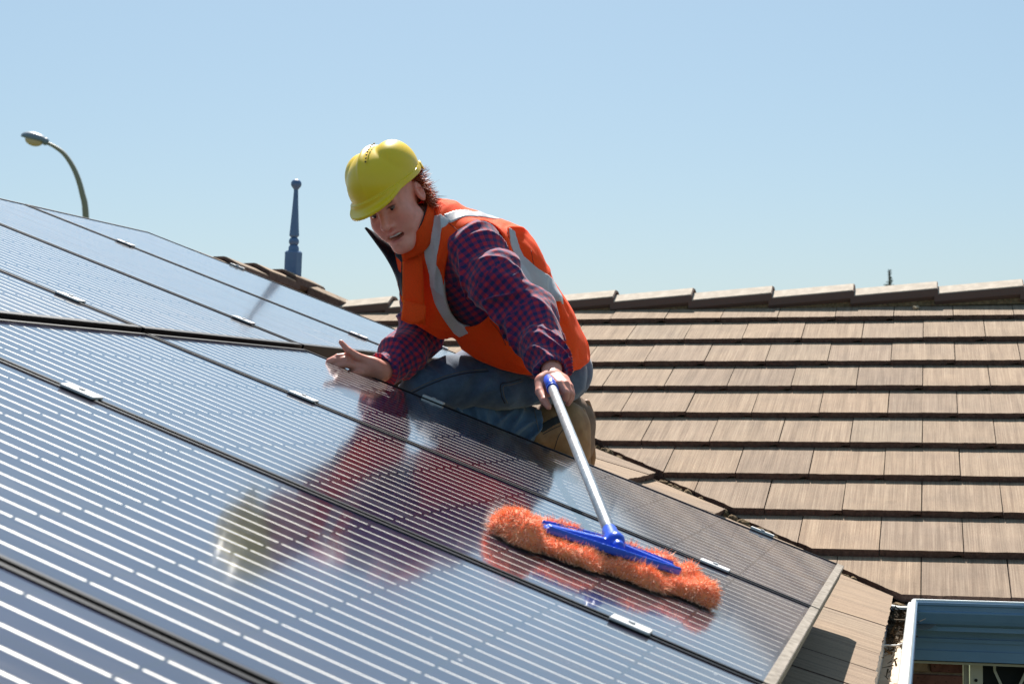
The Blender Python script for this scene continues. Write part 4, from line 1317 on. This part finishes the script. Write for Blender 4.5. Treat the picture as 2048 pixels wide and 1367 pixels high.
stitch([(1046, 762), (1022, 769), (1007, 773), (1008, 790), (1015, 806)], jeans_field, .0010)
stitch([(1068, 815), (1073, 840), (1078, 862)], shin_field, .0011)

# ---- boots (thing > part > sub-part: sole)
def boot(du, dd, dv=0):
    A = lambda u, v, d: at(u+du, v+dv, d+dd)
    def f(P):
        sh = chain(P, [A(1082, 868, 5.36), A(1118, 862, 5.37), A(1142, 868, 5.37)], (.060, .062, .056), .02)
        heel = s_ell(P, A(1148, 842, 5.37), rotax(0), (.040, .046, .042))
        foot = chain(P, [A(1146, 850, 5.37), A(1146, 905, 5.37), A(1138, 955, 5.38)], (.042, .050, .044), .02)
        toe = s_ell(P, A(1130, 962, 5.38), rotax(0), (.055, .034, .045))
        d = smins([sh, heel, foot, toe], .03)
        d = smin(d, s_cap(P, A(1092, 832, 5.36), A(1130, 822, 5.37), .030, .034), .03)
        m = np.abs(d) < .03; w_ = np.zeros(len(P))
        if m.any(): w_[m] = folds(P[m], A(1120, 870, 5.3), CD*.3+CR, 12, 6, 5+du, .005, .5)
        return d+w_
    lo4, hi4 = bbox([A(1060, 790, 5.37), A(1195, 1000, 5.37)], .10)
    V, F = nets(f, lo4, hi4, .0045); b = pobj('boot', V, F, MT['leather'])
    def sole(P):
        pts = [A(1163, 822, 5.37), A(1173, 850, 5.37), A(1171, 885, 5.37), A(1174, 930, 5.37), A(1166, 968, 5.375)]
        q = P-A(1150, 880, 5.37); dd_ = np.abs(q@CF)-.040
        return smax(s_poly(P, pts)-.0135, dd_, .01)+.0
    V, F = nets(sole, lo4, hi4, .004); mesh_np('sole', V-np.array(PO), F, MT['sole'], b, True)
    if du == 0:
        el = tape2('elastic_gusset', [(1084, 856), (1100, 846), (1116, 838)], .026, f, 'elastic', b)
        for uv in ([(1086, 868), (1104, 858), (1122, 850)], [(1108, 900), (1118, 870), (1130, 855)], [(1150, 870), (1148, 900), (1150, 925)]):
            pts = surf_line(uv, f, .0003)
            if len(pts) > 2: V, F = tube_mesh(pts, .0012, 6); mesh_np('stitching', np.array(V)-np.array(PO), F, MT['elastic'], b, True)
    return b
def tape2(name, uv, width, field, mt_, parent):
    pts = surf_line(uv, field, 0); lo5, hi5 = bbox(pts, .04)
    f = lambda P: np.maximum(np.maximum(field(P)-.0018, -(field(P)+.004)), s_poly(P, pts)-width/2)
    V, F = nets(f, lo5, hi5, .0028); return mesh_np(name, V-np.array(PO), F, MT[mt_], parent, True)
boot(0, 0)
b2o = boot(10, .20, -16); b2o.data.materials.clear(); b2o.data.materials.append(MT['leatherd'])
def cuff_f(P): return shin_field(P)

# ---- helmet
def hel_sdf(P, g=0.0):
    p = tohead(P)
    dome = s_ell(p, (0, -.078, .050), I3, (.108+g, .138+g, .108+g))
    # raised shells on both sides of the crown ridge
    dome = smin(dome, s_ell(p, (0, -.078, .052), I3, (.028+g, .140+g, .116+g)), .008)
    return dome*HS
def rimplane(p):   # signed height above the helmet rim, which dips to the back
    return (p[:, 2]-(.030+.02*np.clip((-.08-p[:, 1])/.1, 0, 1)-.035*np.clip((p[:, 1]+.0)/.07, 0, 1)))
HSH = np.array([0, -.004, .022]); HCT = np.array([0, -.075, .030])
def helmet_field(P):
    p = (tohead(P)-HSH-HCT)/.935+HCT
    out = s_ell(p, (0, -.080, .036), I3, (.106, .134, .110))
    rid = s_ell(p, (0, -.082, .038), I3, (.026, .134, .1155)); out = smin(out, rid, .006)
    lobe = np.minimum(s_ell(p, (.052, -.098, .058), I3, (.061, .092, .084)), s_ell(p, (-.052, -.098, .058), I3, (.061, .092, .084)))
    out = smin(out, lobe, .003)
    inn = s_ell(p, (0, -.080, .032), I3, (.098, .126, .102))
    shell = smax(out, -inn, .002)
    shell = smax(shell, -(p[:, 2]-.016-.010*np.clip((-.10-p[:, 1])/.1, 0, 1)), .003)
    # rim band
    rr = np.sqrt(((p[:, 0])/.110)**2+((p[:, 1]+.080)/.140)**2)
    zz = .020+.010*np.clip((-.10-p[:, 1])/.1, 0, 1)
    band = np.maximum(np.abs(rr-1)*.115-.0045, np.abs(p[:, 2]-zz)-.0085)
    shell = smin(shell, band, .004)
    # peak
    yy = p[:, 1]; px_ = p[:, 0]
    pk_out = np.sqrt((px_/.092)**2+((yy-.000)/.108)**2)-1
    zpk = .022-.26*np.clip(yy-.01, 0, 1)-.6*px_**2
    peak = np.maximum(np.maximum(pk_out*.10, np.abs(p[:, 2]-zpk)-.0028), -(yy+.01))
    peak = np.maximum(peak, -(np.sqrt((px_/.100)**2+((yy+.080)/.130)**2)-1)*.11)
    shell = smin(shell, peak, .010)
    gut_ = np.maximum(np.abs(pk_out*.10+.002)-.003, np.abs(p[:, 2]-zpk)-.0045); gut_ = np.maximum(gut_, -(yy-.01)); shell = smin(shell, gut_, .004)
    # rear skirt
    sk = np.maximum(np.abs(np.sqrt((px_/.112)**2+((yy+.085)/.150)**2)-1)*.13-.003, np.abs(p[:, 2]-.018)-.012); sk = np.maximum(sk, yy+.15)
    shell = smin(shell, sk, .006)
    return shell*HS*.935
hlo, hhi = bbox([hp(x, y, z) for x in (-.13, .13) for y in (-.25, .13) for z in (-.05, .19)], .0)
V, F = nets(helmet_field, hlo, hhi, .0026)
helm = pobj('helmet', V, F, MT['helmet'])
# vent slots along the ridge
for i in range(8):
    th = math.radians(52+i*6.5)
    c0 = hp(*((np.array([.0275, -.082+.1325*math.cos(th), .038+.1145*math.sin(th)*.985])-HCT)*.935+HCT+HSH))
    V, F = nets(lambda P: s_ell(P, c0, HM, (.0026, .0044, .0026)), c0-.008, c0+.008, .001); mesh_np('vent_slot', V-np.array(PO), F, MT['helmetd'], helm, True)

# ---- hair: clumps at nape and temple
V, F, V2, F2 = [], [], [], []
hr = np.random.RandomState(3)
for i in range(3200):
    t = hr.rand(); s = 1 if hr.rand() < .8 else -1
    ang = hr.uniform(.02, 1)
    # scalp points low on the back and side of the head
    l = s*(.074*math.cos(ang*1.45))+hr.normal(0, .002); f = -.095-.092*math.sin(ang*1.45); u = hr.uniform(-.060, .045)
    if f > -.10 and u < -.0: u = hr.uniform(.0, .04)
    root = np.array([l, f, u]); nrm = np.array([l/.076, (f+.088)/.098, u/.12]); nrm /= np.linalg.norm(nrm)
    dirn = nrm*hr.uniform(.05, .6)+np.array([0, -.1, -.8])*hr.uniform(.5, 1)+hr.normal(0, .30, 3); dirn /= np.linalg.norm(dirn)
    L = hr.uniform(.018, .036); curl = nrm*hr.uniform(-.010, .016)+hr.normal(0, .006, 3)
    wd = hr.uniform(.0010, .0021); sd_ = np.cross(dirn, nrm); sd_ /= np.linalg.norm(sd_)+1e-9; t3 = np.cross(dirn, sd_)
    ph = hr.uniform(0, 6.28); ca = hr.uniform(.002, .006)
    Q5 = (0, .2, .4, .6, .8, 1)
    pts = [root+dirn*L*q+curl*q*q+ca*q*(math.sin(5.5*q+ph)*sd_+math.cos(5.5*q+ph)*t3) for q in Q5]
    tv, tf = (V, F) if hr.rand() < .72 else (V2, F2); n0 = len(tv)
    for q, p_ in zip((1, 1, .9, .75, .5, .1), pts):
        tv.append(hp(*(p_-sd_*wd*q))); tv.append(hp(*(p_+sd_*wd*q)))
    for j in range(5): tf.append((n0+2*j, n0+2*j+1, n0+2*j+3, n0+2*j+2))
h1 = pobj('hair', V, F, MT['hair']); h1['kind'] = 'stuff'
h2 = pobj('hair', V2, F2, MT['hairl']); h2['kind'] = 'stuff'
Vh, Fh = nets(lambda P: smax(s_ell(tohead(P), (0, -.096, .026), I3, (.081, .100, .088)), (tohead(P)[:, 1]+.100-.5*np.clip(tohead(P)[:, 2], 0, .1)), .01)*HS, hlo, hhi, .004)
pobj('hair_cap', Vh, Fh, MT['hair'])

# ------------------------------------------------------------------ mop
mopc = on_plane(1210, 1136, H)
MX = np.array(on_plane(1440, 1200, H))-np.array(on_plane(1000, 1060, H)); MXL = np.linalg.norm(MX)
NRM = np.array([SP, 0, CP])
mx = MX/MXL; mx -= NRM*(mx@NRM); mx /= np.linalg.norm(mx); my = np.cross(NRM, mx)
mop = empty('mop', mopc, 'mop with fluffy orange head, blue plastic frame and long metal pole', 'mop')
MO = np.array(mop.location)
def mp(a, b, c): return mopc+mx*a+my*b+NRM*c
def mobj(name, V, F, m, smooth=True, parent=None):
    return mesh_np(name, np.asarray(V)-MO, F, m, parent or mop, smooth)
HLm = MXL/2
# fleece pad: lumpy base
cen = -HLm*.0+.0
def pad_field(P):
    q = P-mopc; a = q@mx; b = q@my; c = q@NRM
    e = np.stack([a, b, c], 1)
    a = a*1.05
    lobe = .0045*np.sin(a*52+b*20)+.004*np.sin(a*95+1.3)+.010*vnoise(q*28+3)
    ring = np.sqrt(((np.abs(b)-.051+.005*np.sin(a*37+2))*.8)**2+(c-.011-.014*(b > 0))**2)-(.0150+lobe)
    end = np.sqrt(((np.abs(a)-.205)*.9)**2+(b*.50)**2+((c-.015)*1.15)**2)-(.028-.03*a+lobe)
    d = np.where(np.abs(a) < .205, np.minimum(ring, 1), 1)
    d = np.minimum(d, np.sqrt(np.maximum(np.abs(a)-.20, 0)**2+(np.abs(b)-.048)**2+(c-.013)**2)-(.0165+lobe))
    d = smin(d, end, .02)
    slab = np.maximum(np.maximum(np.abs(a)-.20, np.abs(b)-.04), np.abs(c-.012)-.010)
    d = smin(d, slab, .01)
    return np.maximum(d, -(c-.0015))
lo6, hi6 = bbox([mp(a, b, c) for a in (-.27, .27) for b in (-.09, .09) for c in (-.01, .08)], .0)
Vp, Fp = nets(pad_field, lo6, hi6, .004)
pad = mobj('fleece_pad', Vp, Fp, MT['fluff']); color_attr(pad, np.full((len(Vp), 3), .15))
# strands
fr_ = np.random.RandomState(11)
tri = Fp[fr_.randint(0, len(Fp), 26000)]; w4 = fr_.dirichlet([1, 1, 1, 1], len(tri)); roots = (Vp[tri]*w4[:, :, None]).sum(1)
e1 = Vp[tri[:, 1]]-Vp[tri[:, 0]]; e2 = Vp[tri[:, 3]]-Vp[tri[:, 0]]; nn = np.cross(e1, e2); nn /= np.linalg.norm(nn, axis=1)[:, None]+1e-12
c_ = (roots-mopc)@NRM; b_ = (roots-mopc)@my; ok = ~((np.abs(b_) < .030) & (np.abs((roots-mopc)@mx) < .145) & (c_ > .0)) & (c_ > .004)
roots, nn = roots[ok], nn[ok]; K = len(roots)
dirs = nn+fr_.normal(0, .38, (K, 3)); dirs /= np.linalg.norm(dirs, axis=1)[:, None]
cl = np.stack([vnoise(roots*45+9), vnoise(roots*45+33), vnoise(roots*45+71)], 1)
dirs = dirs+cl*.8; dirs /= np.linalg.norm(dirs, axis=1)[:, None]
Ls = fr_.uniform(.005, .017, K); wds = fr_.uniform(.0005, .0010, K)
sdv = np.cross(dirs, fr_.normal(size=(K, 3))); sdv /= np.linalg.norm(sdv, axis=1)[:, None]
bend = fr_.normal(0, .35, (K, 3))-NRM*.25
Vs = []
for t in (0, .5, 1):
    c = roots+dirs*(Ls*t)[:, None]+bend*(Ls*t*t*.6)[:, None]
    low_ = (c-mopc)@NRM; c = c+NRM*np.maximum(.002-low_, 0)[:, None]
    wq = (wds*(1-.75*t))[:, None]; Vs += [c-sdv*wq, c+sdv*wq]
Vs = np.stack(Vs, 1).reshape(-1, 3); base = np.arange(K)[:, None]*6
Fs = np.concatenate([base+np.array([0, 1, 3, 2]), base+np.array([2, 3, 5, 4])])
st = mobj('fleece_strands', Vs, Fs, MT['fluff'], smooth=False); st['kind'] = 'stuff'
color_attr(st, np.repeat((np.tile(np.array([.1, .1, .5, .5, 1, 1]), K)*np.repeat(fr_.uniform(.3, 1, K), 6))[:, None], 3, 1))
# blue frame: shallow tray tapering to both ends with raised edges
def tray(P):
    q = P-mopc-my*.006; a = q@mx+.0; b = q@my; c = q@NRM
    hw = .050-.030*np.clip(np.abs(a)/.14, 0, 1)**1.5
    rise = .036+.004*np.clip(1-np.abs(a)/.16, 0, 1)
    plate = np.maximum(np.maximum(np.abs(a)-.138, np.abs(b)-hw), np.abs(c-rise)-.0035)
    lip = np.maximum(np.maximum(np.abs(a)-.138, np.abs(np.abs(b)-hw)-.003), np.abs(c-rise-.004)-.007)
    rib = np.maximum(np.maximum(np.abs(a)-.132, np.abs(b)-.010), np.abs(c-rise-.006)-.008*np.clip(1.15-np.abs(a)/.17, 0, 1))
    hub = s_cap(P, mp(0, 0, .03), mp(0, 0, .055), .024, .018)
    return smins([plate, lip, rib, hub], .006)*.9
Vt, Ft = nets(tray, lo6-.02, hi6+.03, .003); mobj('mop_frame', Vt, Ft, MT['bluep'])
J = mp(0, 0, .050)
PB = J+(PT-J)/np.linalg.norm(PT-J)*.075
pdir = (PT-J)/np.linalg.norm(PT-J)
Vj, Fj = nets(lambda P: smin(s_cap(P, J, PB, .0165, .015), np.maximum(s_cap(P, J-my*.022, J+my*.022, .012, .012), -1), .008), J-.12, J+.12, .003)
sock = mobj('pole_socket', Vj, Fj, MT['bluep'])
bc = J+pdir*.022-CF*.016
Vb, Fb = nets(lambda P: s_ell(P, bc, AX, (.0135, .0075, .006)), bc-.02, bc+.02, .0015); mobj('yellow_button', Vb, Fb, MT['yellowp'])
tip = PT-pdir*.0
for nm, a, b, r, m_ in (('pole', PB-pdir*.01, PT-pdir*.045, .0122, 'pole'), ('grip', PT-pdir*.075, PT+pdir*.05, .0150, 'bluep'), ('grip_ring', PT-pdir*.078, PT-pdir*.070, .0162, 'bluep')):
    V, F = tube_mesh([a, a*.999+b*.001, (a+b)/2, a*.001+b*.999, b], [r*.9, r, r, r, r*.9], 20); mobj(nm, V, F, MT[m_])

# ------------------------------------------------------------------ finial
fin = empty('roof_finial', (XR, 3.07, 1.385), 'blue painted turned finial with a ball top standing on the ridge tiles', 'finial')
def lathe(name, prof, n, m, parent, rot=0, smooth=True, sq=False):
    V, F = [], []
    for r, z in prof:
        for k in range(n):
            th = 2*math.pi*(k+.5)/n+rot; V.append((r*math.cos(th), r*math.sin(th), z))
    for i in range(len(prof)-1):
        for k in range(n): F.append((i*n+k, i*n+(k+1) % n, (i+1)*n+(k+1) % n, (i+1)*n+k))
    F.append(tuple((len(prof)-1)*n+k for k in range(n)))
    return mesh_np(name, V, F, m, parent, smooth)
def sphere_prof(z, r, n=9, a0=-80, a1=80): return [(r*math.cos(math.radians(a0+(a1-a0)*i/n)), z+r*math.sin(math.radians(a0+(a1-a0)*i/n))) for i in range(n+1)]
# chamfered square base
V = []; c1, c2 = .037, .024
for z in (-.03, .155, .163):
    k_ = 1 if z < .16 else .82
    for x, y in ((c1, -c2), (c1, c2), (c2, c1), (-c2, c1), (-c1, c2), (-c1, -c2), (-c2, -c1), (c2, -c1)): V.append((x*k_, y*k_, z))
F = [(i+8*j, (i+1) % 8+8*j, (i+1) % 8+8*(j+1), i+8*(j+1)) for j in range(2) for i in range(8)]+[tuple(range(16, 24))]
base_ = mesh_np('base', V, F, MT['bluef'], fin)
lathe('collar', [(.027, .160), (.027, .182), (.023, .190), (.019, .196)], 20, MT['bluef'], fin)
lathe('bead', sphere_prof(.215, .0265, 9, -65, 65), 20, MT['bluef'], fin)
lathe('spire', [(.017, .238), (.0255, .247), (.0255, .254), (.022, .30), (.015, .42), (.011, .505)], 8, MT['bluef'], fin, smooth=False)
lathe('ball', [(.011, .500), (.014, .507)]+sphere_prof(.533, .0275, 10, -50, 88), 20, MT['bluef'], fin)
fin.rotation_euler = (0, math.radians(2.2), math.radians(-14)); fin.scale = (1.12, 1.12, 1.04)

# ------------------------------------------------------------------ street lamp
LD = 36.0
lb = at(172, 440, LD); base = Vector((lb[0], lb[1], -2.75))
lamp = empty('street_lamp', base, 'tall curved street lamp with a grey head against the sky, beyond the panels', 'street lamp')
path = [np.array((lb[0], lb[1], -2.75)), at(176, 640, LD), at(172, 440, LD), at(164, 385, LD), at(150, 342, LD), at(130, 310, LD), at(110, 294, LD), at(92, 285, LD)]
P_ = catmull(path, 8); rr = np.interp(np.arange(len(P_)), [0, len(P_)*.4, len(P_)], [.085, .062, .034])
V, F = tube_mesh(P_, rr, 12); mesh_np('pole', np.array(V)-np.array(base), F, MT['lampm'], lamp, True)
hc = at(68, 277, LD); ang = rotax(14)
Vl, Fl = nets(lambda P: smax(s_ell(P, hc, ang, (.285, .135, .16)), (P-hc)@ang[1]-.03, .02), hc-.4, hc+.4, .02)
mesh_np('housing', Vl-np.array(base), Fl, MT['lamph'], lamp, True)
Vl, Fl = nets(lambda P: s_ell(P, hc+ang[1]*.03+ang[0]*.01, ang, (.20, .135, .13)), hc-.35, hc+.35, .02)
mesh_np('bowl', Vl-np.array(base), Fl, MT['lampg'], lamp, True)
ec = at(91, 283, LD); Vl, Fl = nets(lambda P: s_ell(P, ec, ang, (.075, .085, .085)), ec-.15, ec+.15, .015)
mesh_np('end_cap', Vl-np.array(base), Fl, MT['lamph'], lamp, True)

# ------------------------------------------------------------------ conifer tip beyond the ridge
TD = 45.0; tp = at(1779, 541, TD)
tree = empty('conifer_tree', (tp[0], tp[1], -2.75), 'tip of a dark conifer just showing above the ridge tiles', 'tree')
hgt = tp[2]+2.75
V, F = tube_mesh([(0, 0, 0), (0, 0, hgt*.6), (0, 0, hgt)], [.14, .08, .012], 8); mesh_np('trunk', V, F, MT['bark'], tree, True)
V, F = [], []
tr = np.random.RandomState(4)
z = .8
while z < hgt:
    rad = max(.045, (hgt-z)*.30); nb_ = 9 if z < hgt-1 else 5
    for k in range(nb_):
        th = tr.uniform(0, 6.28); d = np.array([math.cos(th), math.sin(th), tr.uniform(.25, .8)])
        L = rad*tr.uniform(.6, 1.1)
        for j in range(10):
            c = np.array([0, 0, z])+d*L*(j+1)/10; s_ = tr.normal(size=3); s_ /= np.linalg.norm(s_); t2 = np.cross(s_, tr.normal(size=3)); t2 /= np.linalg.norm(t2); n0 = len(V)
            q = max(.03, .09*(1-j/12)*min(1, rad)); V += [c-s_*q, c+t2*q*.35, c+s_*q, c-t2*q*.35]; F.append((n0, n0+1, n0+2, n0+3))
    z += .055 if z > hgt-1.2 else .14
mesh_np('crown', V, F, MT['leaf'], tree)

# ------------------------------------------------------------------ broken chip on the top course
D0 = CF+(1831-1024)/FPX*CR+(614-683.5)/FPX*CD
s0_ = (-CAMP[2]+CAMP[1]*T)/(D0[2]-D0[1]*T); cp_ = CAMP+s0_*D0
bm = bmesh.new(); bmesh.ops.create_icosphere(bm, subdivisions=2, radius=.018)
for v in bm.verts: v.co = Vector((v.co.x*rnd.uniform(.8, 1.25), v.co.y*rnd.uniform(.7, 1.1), v.co.z*rnd.uniform(.5, 1.05)))
o = bm_obj('mortar_chip', bm, MT['chip']); o.location = Vector(cp_)+Vector((0, 0, -.004)); tag(o, 'small broken mortar chip lying on a tile of the top course', 'chip')

print('tris', sum(len(o.data.polygons) for o in SC.objects if o.type == 'MESH'), 'objs', len(SC.objects))
